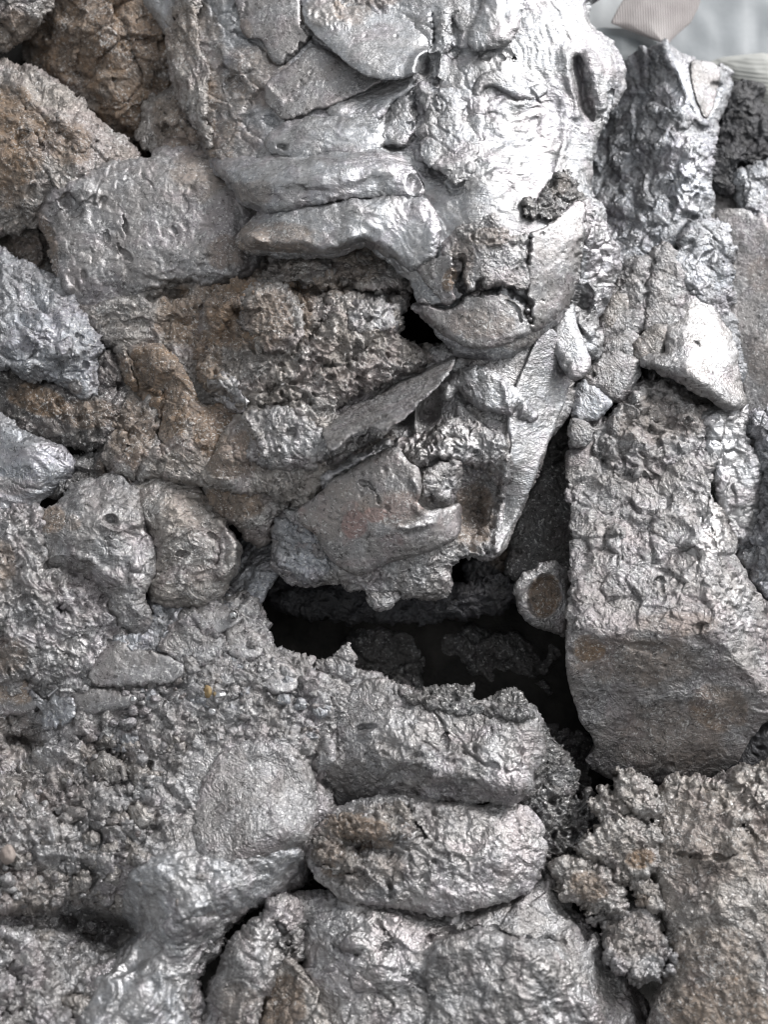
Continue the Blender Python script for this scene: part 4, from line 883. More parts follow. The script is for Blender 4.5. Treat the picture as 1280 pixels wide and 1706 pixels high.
nod('slag_nodule', [(988,1345),(1000,1318),(1020,1302),(1036,1287),(1064,1292),(1090,1306),(1098,1336),(1094,1362),(1070,1370),(1040,1362),(1010,1366)], 'topmost rounded nodule of the crumbly column beside the lower right lump', h=[(1040,1330,15)])
nod('slag_nodule', [(962,1420),(982,1392),(1010,1368),(1046,1358),(1084,1366),(1100,1390),(1102,1440),(1090,1462),(1052,1462),(1030,1458),(1000,1440)], 'nodule with an orange-brown patch in the crumbly column', h=[(1040,1410,18)], rust=[(1066,1430,30,22,0,1)])
nod('slag_nodule', [(912,1444),(938,1430),(966,1436),(1000,1444),(1024,1462),(1036,1486),(1030,1512),(1004,1512),(980,1516),(956,1500),(930,1478)], 'olive nodule on the left of the crumbly column', h=[(975,1475,15)], rust=[(980,1478,40,30,20,.7)])
nod('slag_nodule', [(1046,1462),(1070,1458),(1094,1466),(1100,1500),(1090,1520),(1072,1512),(1056,1494)], 'narrow nodule in the middle of the crumbly column', rust=[(1070,1500,16,14,0,.6)], edge=(16,20))
nod('slag_nodule', [(990,1520),(1020,1512),(1050,1512),(1084,1520),(1104,1550),(1116,1584),(1100,1610),(1072,1632),(1040,1622),(1016,1596),(1000,1560)], 'lowest and longest nodule of the crumbly column', h=[(1030,1530,0),(1060,1590,20)], mat='grey', rust=[(1060,1560,60,50,0,.3)])
BR = lump('metal_lump', [(1086,1400),(1096,1350),(1108,1312),(1140,1298),(1180,1302),(1212,1290),(1236,1276),(1262,1278),(1350,1296),(1350,1780),(1084,1780),(1092,1690),(1106,1630),(1116,1580),(1104,1510),(1092,1450)],
     [(1100,1340,-5),(1200,1300,0),(1260,1290,5),(1150,1400,25),(1240,1400,35),(1120,1540,15),(1200,1550,45),(1280,1500,40),(1130,1680,20),(1250,1680,55)], 'warm', (34,40), ('peel',1.15,1.0,0),
     reg=[([(1110,1290),(1300,1270),(1300,1400),(1240,1420),(1190,1350),(1120,1330)],40,'crumb',1.1,1,0)],
     feats=[('b',1232,1296,30,22,0,14),('b',1262,1330,30,28,0,16),('b',1190,1306,22,14,0,10),('b',1232,1365,30,24,0,10),('c',[(1240,1380),(1250,1395)],6,12),('r',[(1160,1420),(1220,1440),(1230,1410)],16,10),('c',[(1120,1420),(1160,1425),(1200,1430),(1225,1425)],7,9),('r',[(1200,1520),(1280,1490)],18,8)],
     rust=[(1190,1590,90,60,0,.35),(1200,1680,120,60,0,.55),(1180,1400,120,100,0,.2)], r0=.08, shine=[(1240,1320,60,60,0,.3)], p0=.26, thick=150, label='big matt brownish-grey lump filling the lower right corner', cat='metal lump')
lump('shiny_lump', [(1186,1282),(1205,1252),(1222,1226),(1246,1212),(1275,1212),(1350,1220),(1350,1310),(1200,1305)], [(1230,1250,-70),(1270,1250,-60)], 'black', (30,36), ('smooth',1,1,0),
     feats=[('b',1268,1246,10,5,20,-8),('b',1258,1258,8,4,25,-7),('b',1262,1225,8,8,0,6)], p0=.5, label='small dark glossy lump in the gap above the lower right lump', cat='metal lump')

# ------------------------------------------------------------------ right side
RB = lump('metal_block', [(944,1092),(942,1040),(946,985),(946,900),(945,840),(947,770),(952,720),(975,700),(1020,692),(1080,704),(1130,740),(1176,790),(1188,814),(1206,850),(1226,888),(1236,935),(1252,965),(1272,1000),(1350,1040),(1350,1160),(1280,1200),(1262,1220),(1240,1248),(1222,1280),(1195,1292),(1150,1300),(1098,1306),(1050,1302),(1020,1298),(996,1288),(974,1268),(990,1246),(984,1220),(966,1196),(950,1150)],
     [(1060,900,0),(960,900,-4),(1060,1150,4),(1000,1260,-8),(1150,1240,4)],
     'grey', (5,9), ('rough',.85,1,0), jag=.8, grow=0,
     reg=[([(930,1060),(1060,1040),(1160,1060),(1250,1070),(1260,1200),(1200,1300),(950,1310),(930,1150)],16,'smooth',1.7,.9,0),([(1200,960),(1290,1000),(1300,1130),(1220,1100)],14,'sponge',.9,.8,0)],
     feats=[('k',[(1060,920,14,0.03,.36),(1060,1052,58,.02,-.62),(1195,900,4,-1.1,.34),(950,950,14,.7,.3)],4),('b',1080,1078,40,10,5,-10),('r',[(1070,1170),(1140,1160),(1190,1175)],16,6),('b',1030,886,16,14,0,9),('c',[(1034,884),(1036,930)],4,7),('c',[(1010,895),(1035,892)],4,6),
            ('s',[(1240,1010),(1190,900),(1150,830)],50,6),('c',[(1185,880),(1196,920)],3,5),('r',[(1060,860),(1120,855),(1160,880),(1158,905)],10,6),('c',[(1100,960),(1105,1000)],5,6),('b',1170,1045,14,10,0,-12),('b',1078,1204,7,5,-20,-6),('c',[(1025,1210),(1070,1200)],5,6),('b',1108,1108,8,5,0,-6)],
     rust=[(980,1080,34,26,0,.7),(1060,1100,130,50,0,.4),(1130,1040,100,25,0,.35),(1120,1230,120,70,0,.35),(1200,1180,60,50,0,.5)], r0=.05, shine=[(1190,880,50,80,20,.7),(1100,900,120,100,0,.25),(1220,1000,50,60,0,.4)], p0=.25, thick=190, g=1.7,
     label='tall squared block standing on the right, bright rough face above a darker flat foot', cat='metal block')
lump('nub', [(1010,894),(1015,878),(1030,873),(1043,884),(1040,902),(1030,922),(1014,910)], mat='grey', edge=(10,11), tex=('smooth',.6,.8,0), on=RB, rise=9, jag=1, thick=20, p0=.3)
lump('flake', [(1100,852),(1140,850),(1168,872),(1172,900),(1150,915),(1112,905),(1090,880)], mat='grey', edge=(7,8), tex=('pitted',1,.8,0), on=RB, rise=7, jag=4, thick=20, p0=.3)
cup = lump('hollow_lump', [(866,988),(872,968),(890,954),(908,944),(928,942),(944,960),(946,1000),(944,1050),(930,1050),(908,1044),(886,1036),(870,1014)], [(905,990,-45),(940,1030,-60)], 'grey', (18,22), ('smooth',1,.8,0), feats=[('p',[(890,972),(906,962),(924,966),(930,984),(922,1010),(908,1026),(890,1022),(882,1000)],-22,5)],
     rust=[(908,994,34,44,10,1.2)], p0=.3, thick=50, label='small hollow lump with a brown concave face beside the tall squared block', cat='metal lump')
CRL = lump('crumbly_lump', [(985,735),(985,710),(1004,690),(1040,668),(1062,640),(1078,624),(1104,630),(1128,648),(1158,662),(1176,688),(1182,730),(1190,790),(1160,812),(1100,802),(1050,790),(1005,770)],
     [(1000,720,-48),(1060,670,-48),(1100,650,-52),(1160,690,-55),(1060,740,-30),(1140,760,-38)], 'grey', (20,28), ('crumb',1.4,1,0), feats=[('r',[(1060,660),(1090,640),(1120,660),(1160,720)],12,8)], rust=[(1100,700,100,50,0,.3)], p0=.28, jag=6,
     label='crumbly lump sitting on top of the tall squared block', cat='metal lump')
def cob(out, label, mat='grey', r=14, tex=('smooth', 1.6, .9, 0), z=-50, **k):
    return lump('cobble', out, [(out[0][0], out[0][1], z)], mat, (r * 1.3, r * 1.4), tex, jag=3, grow=4, thick=60, label=label, cat='metal nodule', group='rounded nodules beside the squared block', p0=k.pop('p0', .25), **k)
cob([(950,712),(958,702),(972,702),(984,712),(988,730),(978,744),(962,746),(952,735)], 'small round bead-like nodule at the left foot of the crumbly lump', z=-22)
cob([(956,680),(958,655),(972,640),(1000,652),(1018,668),(1012,684),(990,698),(966,702)], 'pale bluish nodule with a bright tip next to the dark gap', mat='cool', p0=.5, z=-40)
cob([(976,640),(980,614),(1000,596),(1030,590),(1056,600),(1062,622),(1050,650),(1022,668),(1000,655)], 'broad smooth flat nodule with a curved right rim', z=-44)
cob([(1058,572),(1072,556),(1092,542),(1110,548),(1108,576),(1096,592),(1072,602),(1060,590)], 'squarish cobble-like nodule left of the bright slab', z=-50, mat='warm')
cob([(1002,596),(1006,572),(1030,560),(1056,552),(1060,580),(1056,602),(1030,592)], 'flat-topped nodule in the middle of the nodule bank', z=-58)
cob([(1000,560),(1008,532),(1030,518),(1062,514),(1076,530),(1060,552),(1030,562)], 'wide low nodule under the dome-shaped one', z=-62)
cob([(1078,548),(1080,520),(1096,510),(1122,516),(1140,524),(1132,540),(1108,550)], 'dark nodule tucked at the upper corner of the bright slab', z=-56)
cob([(1084,530),(1080,490),(1082,450),(1090,422),(1112,410),(1132,430),(1142,470),(1142,512),(1120,524)], 'tall dome-shaped nodule at the top of the nodule bank', r=22, z=-62, tex=('pitted',1.3,.9,0))
cob([(1016,520),(1018,480),(1040,450),(1064,430),(1086,436),(1084,480),(1082,514),(1050,520)], 'knobbly nodule left of the dome-shaped one', r=20, z=-68, tex=('rough',1,.9,0))
cob([(1004,540),(1008,500),(1030,490),(1046,500),(1044,522),(1020,545)], 'small olive nodule hidden against the bright lump', r=14, z=-66, mat='warm')
cob([(946,640),(955,610),(978,596),(990,612),(982,640),(965,655)], 'nodule just behind the hanging teardrop of metal', z=-75)
lump('bright_slab', [(1074,604),(1090,594),(1112,594),(1118,570),(1112,545),(1128,526),(1140,500),(1138,474),(1154,482),(1172,502),(1190,522),(1208,550),(1224,582),(1230,620),(1236,668),(1214,676),(1186,664),(1156,646),(1126,628),(1100,620)],
     [(1090,605,-25),(1140,500,-70),(1150,580,-20),(1200,560,-55),(1230,660,-45),(1170,640,-5),(1120,612,-15)], 'grey', (26,30), ('smooth',1.0,.9,0), reg=[([(1070,590),(1130,590),(1190,640),(1240,680),(1150,660)],10,'smooth',1,1,0)], feats=[('r',[(1095,606),(1140,615),(1180,640),(1225,672)],16,10),('c',[(1160,570),(1166,576)],3,4)], shine=[(1180,580,70,100,0,.4)], p0=.45, thick=60,
     label='smooth bright slab with a rounded lower lip, right of the nodule bank', cat='metal slab')
lump('metal_lump', [(1120,440),(1128,404),(1146,380),(1170,366),(1196,364),(1212,380),(1214,430),(1218,500),(1230,580),(1236,640),(1216,570),(1190,526),(1164,490),(1140,474)], [(1150,400,-75),(1190,380,-85),(1190,480,-90),(1220,580,-95)], 'cool', (18,24), ('rough',1.0,.9,0), shine=[(1180,430,50,90,30,.5)], p0=.2, thick=80, jag=5,
     label='bluish ridge lump running down to the bright slab from above', cat='metal lump')
lump('metal_lump', [(1172,690),(1186,674),(1216,674),(1238,680),(1240,720),(1256,760),(1262,812),(1254,862),(1238,902),(1222,880),(1204,842),(1188,800),(1180,740)], [(1190,690,-55),(1220,700,-60),(1220,800,-55),(1240,880,-60)], 'silver', (18,24), ('rough',1,.9,0), shine=[(1210,740,30,60,0,.6)], p0=.4, thick=80, jag=4,
     label='narrow silvery lump under the bright slab, above the tall block\'s right edge', cat='metal lump')
lump('metal_slab', [(1200,362),(1230,352),(1256,362),(1272,362),(1284,390),(1300,440),(1350,520),(1350,760),(1262,745),(1242,690),(1236,640),(1226,580),(1216,500),(1208,430)], [(1220,380,-120),(1280,460,-115),(1260,600,-100),(1290,700,-85),(1240,620,-110)], 'plate', (9,14), ('smooth',.9,1,0), p0=.3, rust=[(1270,460,30,40,0,.3),(1270,600,30,50,0,.25)], thick=80,
     label='flat matt grey slab standing at the right edge', cat='metal slab')
lump('crumbly_lump', [(1226,708),(1250,692),(1290,690),(1350,700),(1350,1060),(1290,1020),(1262,985),(1240,945),(1232,905),(1250,862),(1260,812),(1254,760),(1236,725)], [(1250,720,-80),(1280,800,-60),(1270,950,-55),(1250,900,-75)], 'cool', (22,30), ('crumb',1.3,.9,0), p0=.35, feats=[('b',1250,745,18,26,0,-20)],
     label='crumbly bluish lump cut by the right edge, behind the tall squared block', cat='metal lump')
TRB = lump('metal_block', [(960,420),(970,330),(975,260),(995,210),(1024,170),(1040,118),(1052,96),(1084,84),(1104,72),(1120,84),(1152,100),(1188,104),(1208,114),(1216,140),(1208,178),(1192,212),(1184,250),(1178,290),(1186,330),(1182,360),(1150,378),(1128,400),(1100,425),(1050,445),(1010,470)],
     [(985,260,-205),(1050,110,-190),(1108,80,-130),(1160,110,-140),(1205,120,-165),(1060,200,-165),(1130,180,-105),(1190,190,-150),(1050,300,-150),(1150,290,-95),(1184,310,-130),(1020,400,-140),(1120,390,-100)], 'cool', (8,12), ('rough',.9,1.1,0),
     reg=[([(1118,85),(1160,102),(1205,112),(1205,180),(1170,205),(1140,160)],8,'smooth',.8,1,0),([(1130,200),(1200,190),(1185,360),(1110,360),(1140,280)],14,'sponge',.9,.9,0)],
     feats=[('r',[(1110,85),(1140,140),(1168,200)],10,12),('r',[(1206,128),(1200,165),(1180,200)],8,8),('b',1196,142,14,8,10,-10),('b',1148,362,20,14,0,-22),('r',[(1020,200),(1090,180),(1140,200)],14,8),('r',[(1010,270),(1090,240),(1150,250)],14,7),('r',[(1000,340),(1080,300),(1140,300)],14,7)],
     shine=[(1150,300,40,90,0,.6),(1145,150,30,60,-25,.6),(1190,160,20,40,0,.4)], p0=.28, thick=150, label='big rough block standing at the back, upper right, with a small flat face', cat='metal block')
lump('face', [(1152,106),(1172,104),(1190,108),(1200,122),(1196,150),(1188,178),(1176,196),(1166,176),(1156,146)], mat='plate', edge=(6,6), tex=('smooth',.5,1,0), on=TRB, rise=5, jag=1, thick=20, p0=.25, label='small smooth flat face near the top of the block')
lump('metal_lump', [(985,470),(990,420),(1010,390),(1050,378),(1100,370),(1140,376),(1134,408),(1100,420),(1070,440),(1030,470),(1005,500)], [(1010,430,-95),(1100,390,-100)], 'cool', (20,26), ('rough',1.4,.9,0), p0=.35, label='bluish rubbly lump filling in below the big rough block at the back', cat='metal lump')
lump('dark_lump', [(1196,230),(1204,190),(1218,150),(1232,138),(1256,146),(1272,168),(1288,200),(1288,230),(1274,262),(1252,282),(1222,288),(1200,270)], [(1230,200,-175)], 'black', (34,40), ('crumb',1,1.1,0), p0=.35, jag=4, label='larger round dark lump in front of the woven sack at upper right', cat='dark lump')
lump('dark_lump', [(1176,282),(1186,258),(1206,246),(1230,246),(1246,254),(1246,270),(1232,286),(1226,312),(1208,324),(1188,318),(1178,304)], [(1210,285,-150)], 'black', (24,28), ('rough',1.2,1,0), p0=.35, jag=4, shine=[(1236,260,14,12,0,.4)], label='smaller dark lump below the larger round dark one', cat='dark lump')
lump('dark_lump', [(1226,310),(1236,288),(1262,276),(1300,268),(1350,280),(1350,370),(1290,366),(1256,368),(1236,350)], [(1280,310,-155)], 'cool', (26,30), ('rough',1.3,1.1,0), p0=.35, label='grey-green rough lump cut by the right edge under the dark pair', cat='dark lump')
lump('metal_slab', [(1170,380),(1180,328),(1200,318),(1240,322),(1270,340),(1290,380),(1230,390)], [(1220,350,-185)], 'plate', (10,14), ('smooth',1.2,1,0), p0=.25, label='dull slab glimpsed between the back block and the standing grey slab', cat='metal slab')

# ------------------------------------------------------------------ inside the cave, lumps coloured darker for its shade
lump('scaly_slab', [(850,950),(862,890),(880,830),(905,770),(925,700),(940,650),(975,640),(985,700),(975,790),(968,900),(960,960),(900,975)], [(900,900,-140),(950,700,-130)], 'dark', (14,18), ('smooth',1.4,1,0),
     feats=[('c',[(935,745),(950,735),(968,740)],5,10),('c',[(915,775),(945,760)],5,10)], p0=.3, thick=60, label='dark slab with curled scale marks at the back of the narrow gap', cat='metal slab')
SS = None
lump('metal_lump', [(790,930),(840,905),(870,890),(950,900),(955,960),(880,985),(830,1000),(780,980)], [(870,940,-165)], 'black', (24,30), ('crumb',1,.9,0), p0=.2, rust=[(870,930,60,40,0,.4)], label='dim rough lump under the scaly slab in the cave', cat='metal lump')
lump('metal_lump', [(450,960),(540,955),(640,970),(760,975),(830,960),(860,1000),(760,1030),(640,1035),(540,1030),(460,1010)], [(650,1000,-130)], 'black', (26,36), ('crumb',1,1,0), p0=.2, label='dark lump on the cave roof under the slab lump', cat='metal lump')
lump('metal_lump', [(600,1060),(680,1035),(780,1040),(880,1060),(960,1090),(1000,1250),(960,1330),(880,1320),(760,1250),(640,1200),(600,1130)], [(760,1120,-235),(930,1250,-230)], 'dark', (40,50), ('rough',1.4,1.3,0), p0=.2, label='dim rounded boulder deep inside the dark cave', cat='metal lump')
lump('nodule', [(614,985),(632,978),(656,982),(664,996),(652,1008),(630,1012),(616,1002)], [(640,995,0)], 'grey', (14,16), ('rough',.8,.7,0), p0=.25, thick=30, label='small round nodule hanging under the rim of the slab lump', cat='slag nodule')

# ------------------------------------------------------------------ the woven sack behind the heap
def weave(name, col, col2, period, axis, stain=0.0):
    m = bpy.data.materials.new(name)
    n, bs, new, link = nodes(m)
    co = new('ShaderNodeTexCoord').outputs['Object']
    w = new('ShaderNodeTexWave')
    w.wave_type = 'BANDS'
    w.bands_direction = axis
    w.inputs['Scale'].default_value = 0.314 / (period * S)
    w.inputs['Distortion'].default_value = .6
    w.inputs['Detail'].default_value = 2
    link(co, w.inputs['Vector'])
    c = mix_col(n, ramp(n, noise(n, co, 90, 4), .35, .7), col, col2)
    link(c, bs.inputs['Base Color'])
    bs.inputs['Roughness'].default_value = .45
    bp = new('ShaderNodeBump')
    bp.inputs['Distance'].default_value = .6 * S
    link(w.outputs['Fac'], bp.inputs['Height'])
    link(bp.outputs[0], bs.inputs['Normal'])
    return m
MATS['sack'] = plain('grey_plastic_sheet', (.34, .37, .39), (.42, .45, .47), 120, .5, .15, 30)
MATS['sack_pale'] = plain('pale_plastic_sheet', (.58, .61, .63), (.66, .69, .70), 120, .5, .15, 30)
MATS['sack_dark'] = plain('dark_plastic_sheet', (.13, .15, .16), (.19, .21, .22), 60, .55, .15, 30)  # shadow on the sack put into a darker sheet colour
MATS['sack_fold'] = weave('mauve_woven_plastic', (.36, .325, .32), (.44, .41, .40), 5, 'X')
MATS['sack_rim'] = weave('pale_woven_plastic', (.40, .41, .39), (.48, .485, .46), 6, 'Z')

def ribbon(name, rows, mat, parent=None, n=(40, 24), thick=2.0, amp=1.5):
    """a piece of sheeting: a loft through rows of (x, y, height) marks, with real thickness"""
    A = np.array([cat_rom3(r, n[0]) for r in rows])
    t = np.linspace(0, len(rows) - 1, n[1])
    G = np.stack([np.array([np.interp(t, np.arange(len(rows)), A[:, j, k]) for k in range(3)]).T for j in range(A.shape[1])], 1)
    P = G.reshape(-1, 3).astype(np.float32)
    P[:, 2] += base_h(P[:, 0], P[:, 1]) + amp * fbm(P / 40, 2, 3)
    Q = P.copy()
    Q[:, 2] -= thick
    r, c = G.shape[:2]
    I = np.arange(r * c).reshape(r, c)
    f = np.stack([I[:-1, :-1].ravel(), I[1:, :-1].ravel(), I[1:, 1:].ravel(), I[:-1, 1:].ravel()], 1)
    b = f[:, ::-1] + r * c
    def strip(l):
        l = np.asarray(l)
        return np.stack([l[:-1], l[1:], l[1:] + r * c, l[:-1] + r * c], 1)
    F = np.concatenate([f, b, strip(I[0]), strip(I[-1][::-1]), strip(I[:, 0][::-1]), strip(I[:, -1])])
    Wd = world(np.concatenate([P, Q]))
    org = Wd.mean(0)
    o = bpy.data.objects.new(name, make_mesh(name, Wd - org, F, np.zeros((0, 3), np.int32), MATS[mat]))
    COL.objects.link(o)
    if parent is not None:
        o.parent = parent
        o.location = Vector(org) - parent.location
    else:
        o.location = Vector(org)
    return o

def cat_rom3(pts, n):
    p = np.array(pts, float)
    s = np.r_[0, np.cumsum(np.linalg.norm(np.diff(p, axis=0), axis=1))]
    tt = np.linspace(0, s[-1], n)
    return np.stack([np.interp(tt, s, p[:, k]) for k in range(3)], 1)

sack = bpy.data.objects.new('woven_sack', None)
COL.objects.link(sack)
sack.location = Vector(world(np.array([[1150, 60, -220.0]]))[0])
tag(sack, 'crumpled pale woven plastic sack behind the heap at upper right', 'sack')
ribbon('back_panel', [[(900,-260,-330),(1200,-260,-330),(1600,-260,-330)],[(900,-40,-300),(1200,-40,-300),(1600,-40,-300)],[(900,160,-285),(1200,170,-285),(1600,200,-285)],[(900,420,-320),(1200,420,-320),(1600,440,-320)]], 'sack', sack, (60,40), 3, 7)
ribbon('pale_flap', [[(940,-80,-262),(1000,-80,-256),(1070,-80,-256)],[(940,0,-262),(1000,0,-252),(1062,0,-252)],[(940,80,-275),(1000,80,-260),(1050,80,-262)]], 'sack_pale', sack, (30,20), 3, 2)
# mauve fold hanging down to a point: a bowed sheet
ribbon('fold', [[(1060, -40, -197), (1092, -40, -191), (1125, -40, -188), (1158, -40, -191), (1190, -40, -197)] if k == 0 else
     [(x0, y, -199), (x0 + (x1-x0)*.25, y + 2, -193), (x0 + (x1-x0)*.5, y + 3, -190), (x0 + (x1-x0)*.75, y + 2, -193), (x1, y, -199)]
     for k, (x0, x1, y) in enumerate([(0,0,0),(1045,1172,-10),(1030,1164,14),(1018,1152,38),(1040,1140,48),(1064,1130,57),(1088,1121,66),(1106,1115,73)])], 'sack_fold', sack, (40,40), 3, 1)
# curved shadow on the sack, built as a darker fold behind the bright lump
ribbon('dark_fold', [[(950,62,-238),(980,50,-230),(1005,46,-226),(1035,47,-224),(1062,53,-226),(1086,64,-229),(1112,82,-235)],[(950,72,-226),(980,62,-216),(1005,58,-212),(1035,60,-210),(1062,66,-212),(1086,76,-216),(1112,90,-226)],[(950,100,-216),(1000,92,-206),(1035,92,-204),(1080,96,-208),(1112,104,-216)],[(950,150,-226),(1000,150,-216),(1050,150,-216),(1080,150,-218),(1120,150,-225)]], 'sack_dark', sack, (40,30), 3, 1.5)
# ribbed rim curling over at the right edge
ribbon('rim', [[(1172,106,-262),(1190,100,-250),(1205,95,-243),(1240,91,-236),(1270,88,-234),(1300,92,-234),(1360,110,-234)],[(1180,110,-246),(1215,101,-226),(1245,97,-216),(1275,98,-212),(1360,120,-212)],[(1186,120,-240),(1225,112,-218),(1260,118,-208),(1285,128,-206),(1360,150,-206)],[(1200,140,-245),(1230,136,-222),(1260,144,-212),(1285,160,-210),(1360,185,-210)],[(1210,210,-275),(1240,210,-255),(1270,225,-245),(1290,250,-245),(1360,270,-245)]], 'sack_rim', sack, (50,40), 3, 1)

# ------------------------------------------------------------------ small things
def tube(name, pts, rad, mat, label=None, cat=None, parent=None, seg=7):
    p = np.array(pts, float)
    q = cat_rom(p[:, :2], 5, False)
    hz = np.interp(np.linspace(0, len(p) - 1, len(q)), np.arange(len(p)), p[:, 2])
    C = world(np.c_[q, hz + base_h(q[:, 0], q[:, 1])].astype(np.float32))
    T = np.gradient(C, axis=0)
    T /= np.linalg.norm(T, axis=1)[:, None]
    U = np.cross(T, FV); U /= np.linalg.norm(U, axis=1)[:, None]
    V = np.cross(T, U)
    rr = rad * S * np.linspace(1, .35, len(q))
    a = np.linspace(0, 2 * np.pi, seg, endpoint=False)
    ring = (C[:, None] + rr[:, None, None] * (U[:, None] * np.cos(a)[None, :, None] + V[:, None] * np.sin(a)[None, :, None])).reshape(-1, 3)
    n = len(q)
    I = np.arange(n * seg).reshape(n, seg)
    J = np.roll(I, -1, 1)
    F = np.stack([I[:-1].ravel(), J[:-1].ravel(), J[1:].ravel(), I[1:].ravel()], 1)
    Wd = np.concatenate([ring, C[:1], C[-1:]])
    t1 = np.stack([J[0], I[0], np.full(seg, n * seg)], 1)
    t2 = np.stack([I[-1], J[-1], np.full(seg, n * seg + 1)], 1)
    org = C[0]
    o = bpy.data.objects.new(name, make_mesh(name, Wd - org, F, np.concatenate([t1, t2]), MATS[mat]))
    COL.objects.link(o)
    if parent is not None:
        o.parent = parent
        o.location = Vector(org) - parent.location
    else:
        o.location = Vector(org)
        tag(o, label, cat)
    return o
MATS['fibre'] = plain('pale_dry_fibre', (.42, .38, .30), (.55, .50, .42), 20, .8, .3)
MATS['pink'] = plain('pinkish_stone', (.26, .22, .20), (.38, .33, .30), 12, .8, .6)
MATS['yellow'] = plain('yellow_brown_grit', (.22, .15, .07), (.36, .27, .14), 12, .7, .8)
MATS['bead'] = plain('shiny_bead_metal', (.55, .56, .57), (.72, .72, .73), 20, .22, .25, 6, 1.0)
rt = tube('dry_rootlet', [(936,660,-50),(935,680,-48),(930,696,-46),(922,703,-45),(914,708,-45),(905,712,-46)], 1.5, 'fibre', 'pale dry rootlet sticking out of the narrow gap right of the slab wall', 'rootlet')
tube('branch', [(922,703,-45),(932,707,-44),(938,708,-44)], 1.2, 'fibre', parent=rt)
tube('branch', [(930,696,-46),(922,690,-44),(916,700,-44)], 1.0, 'fibre', parent=rt)

# curled scale marks on the dark slab in the gap are thin raised rims
def hmap(rec, x, y):
    return float(bilin(rec.H, rec.x0, rec.y0, rec.g, np.array([x], float), np.array([y], float))[0])

def bead(name, x, y, rx, ry, lift, mat, label, cat, sd):
    m = 16
    V, F = [], []
    for i in range(m + 1):
        th = math.pi * i / m
        for j in range(m):
            ph = 2 * math.pi * j / m
            V.append((math.sin(th) * math.cos(ph), math.sin(th) * math.sin(ph), math.cos(th)))
    V = np.array(V, np.float32)
    V *= (1 + .22 * perlin(V * 1.4 + sd, sd) + .08 * perlin(V * 4 + sd, sd))[:, None]
    P = np.stack([x + V[:, 0] * rx, y + V[:, 1] * ry, hmap(DM, x, y) + lift + V[:, 2] * (rx + ry) * .5], 1)
    for i in range(m):
        for j in range(m):
            F.append((i * m + j, (i + 1) * m + j, (i + 1) * m + (j + 1) % m, i * m + (j + 1) % m))
    Wd = world(P.astype(np.float32))
    org = Wd.mean(0)
    o = bpy.data.objects.new(name, make_mesh(name, Wd - org, np.array(F)[:, ::-1], np.zeros((0, 3), np.int32), MATS[mat]))
    o.location = Vector(org)
    COL.objects.link(o)
    return tag(o, label, cat)
bead('grit_grain', 346, 1152, 7, 11, 8, 'yellow', 'yellowish brown grain of grit beside a shiny bead on the crumbly mass', 'grit grain', 3)
bead('metal_bead', 366, 1160, 13, 12, 7, 'bead', 'larger shiny metal bead right of the yellowish grain', 'metal bead', 5)
bead('metal_bead', 353, 1186, 8, 7, 7, 'bead', 'smaller shiny metal bead below the larger one', 'metal bead', 9)
bead('metal_bead', 222, 1166, 7, 7, 22, 'bead', 'tiny shiny bead at the right end of the smooth fused plate', 'metal bead', 12)
bead('metal_bead', 388, 1026, 8, 10, 22, 'bead', 'bright glinting bead on the smooth plate at the top of the crumbly mass', 'metal bead', 17)  # stands in for a glint on the plate
bead('pebble', 12, 1424, 13, 16, 10, 'pink', 'pale pinkish pebble at the left edge of the crumbly mass', 'pebble', 21)
tube('metal_sliver', [(80,1160,30),(88,1153,32),(96,1146,34)], 2.4, 'bead', 'bright silver sliver lying on the shell-like plates at left', 'metal sliver')

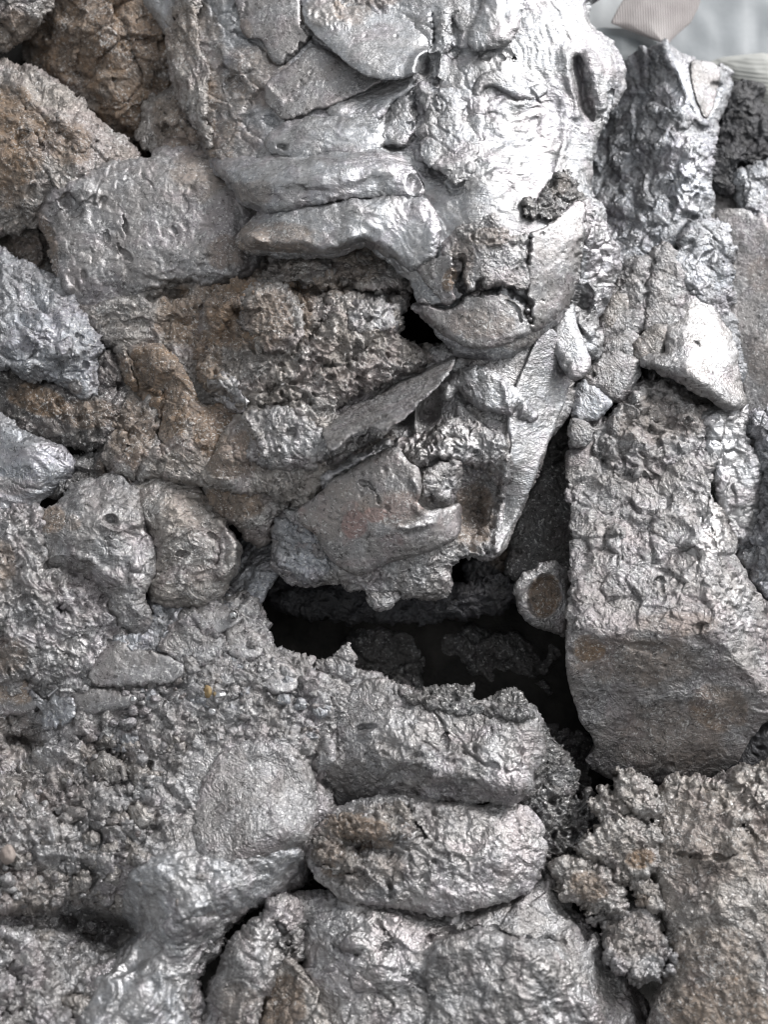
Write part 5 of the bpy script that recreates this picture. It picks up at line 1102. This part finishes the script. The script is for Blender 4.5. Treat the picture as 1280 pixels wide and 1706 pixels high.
# loose crumbs over the crumbly mass: one object
def crumbs():
    rng = np.random.default_rng(5)
    ico = []
    t = (1 + 5 ** .5) / 2
    iv = np.array([(-1,t,0),(1,t,0),(-1,-t,0),(1,-t,0),(0,-1,t),(0,1,t),(0,-1,-t),(0,1,-t),(t,0,-1),(t,0,1),(-t,0,-1),(-t,0,1)], np.float32)
    iv /= np.linalg.norm(iv[0])
    tf = np.array([(0,11,5),(0,5,1),(0,1,7),(0,7,10),(0,10,11),(1,5,9),(5,11,4),(11,10,2),(10,7,6),(7,1,8),(3,9,4),(3,4,2),(3,2,6),(3,6,8),(3,8,9),(4,9,5),(2,4,11),(6,2,10),(8,6,7),(9,8,1)])
    # one subdivision
    V = [tuple(v) for v in iv]; F = []; mid = {}
    def mp(a, b):
        k = (min(a, b), max(a, b))
        if k not in mid:
            v = np.array(V[a]) + np.array(V[b]); v /= np.linalg.norm(v)
            V.append(tuple(v)); mid[k] = len(V) - 1
        return mid[k]
    for a, b, c in tf:
        x, y, z = mp(a, b), mp(b, c), mp(c, a)
        F += [(a, x, z), (b, y, x), (c, z, y), (x, y, z)]
    V = np.array(V, np.float32); F = np.array(F)
    VV, FF, n = [], [], 0
    zones = [((0, 340), (1180, 1520), 150), ((200, 560), (1090, 1260), 150), ((0, 170), (1380, 1706), 60), ((180, 340), (1570, 1706), 0)]
    dmp = cat_rom([tuple(p) for p in DM.poly[::4]], 1) if False else DM.poly
    for (xa, xb), (ya, yb), cnt in zones:
        X = rng.uniform(xa, xb, cnt).astype(np.float32); Y = rng.uniform(ya, yb, cnt).astype(np.float32)
        ok = (sdf(X, Y, dmp) < -14) & ~((X > 300) & (Y > 1235) & (Y < 1440))
        ok &= perlin(np.stack([X, Y, 0 * X], 1) / 60, 3) > -.25
        for x, y in zip(X[ok], Y[ok]):
            r = rng.gamma(2.0, 1.7) + 1.6
            v = V * (1 + .6 * perlin(V * 1.3 + n * .37, 2) + .5 * perlin(V * 2.4 + n * .11, 4))[:, None]
            v = v * np.array([rng.uniform(.7, 1.35), rng.uniform(.7, 1.2), rng.uniform(.6, 1)], np.float32) * r
            z = hmap(DM, x, y)
            VV.append(v + np.array([x, y, z + r * .35 + 2], np.float32))
            FF.append(F + n)
            n += len(V)
    P = np.concatenate(VV); FF = np.concatenate(FF)
    Wd = world(P); org = Wd.mean(0)
    k = len(P)
    me = make_mesh('metal_crumbs', Wd - org, np.zeros((0, 4), np.int32), FF[:, ::-1], MATS['grey'], dict(rust=np.clip(perlin(P / 70, 5), 0, 1) * .7, polish=np.full(k, .3)))
    o = bpy.data.objects.new('metal_crumbs', me)
    o.location = Vector(org)
    COL.objects.link(o)
    tag(o, 'loose grey crumbs scattered over the crumbly mass', 'metal crumbs', None, 'stuff')
crumbs()
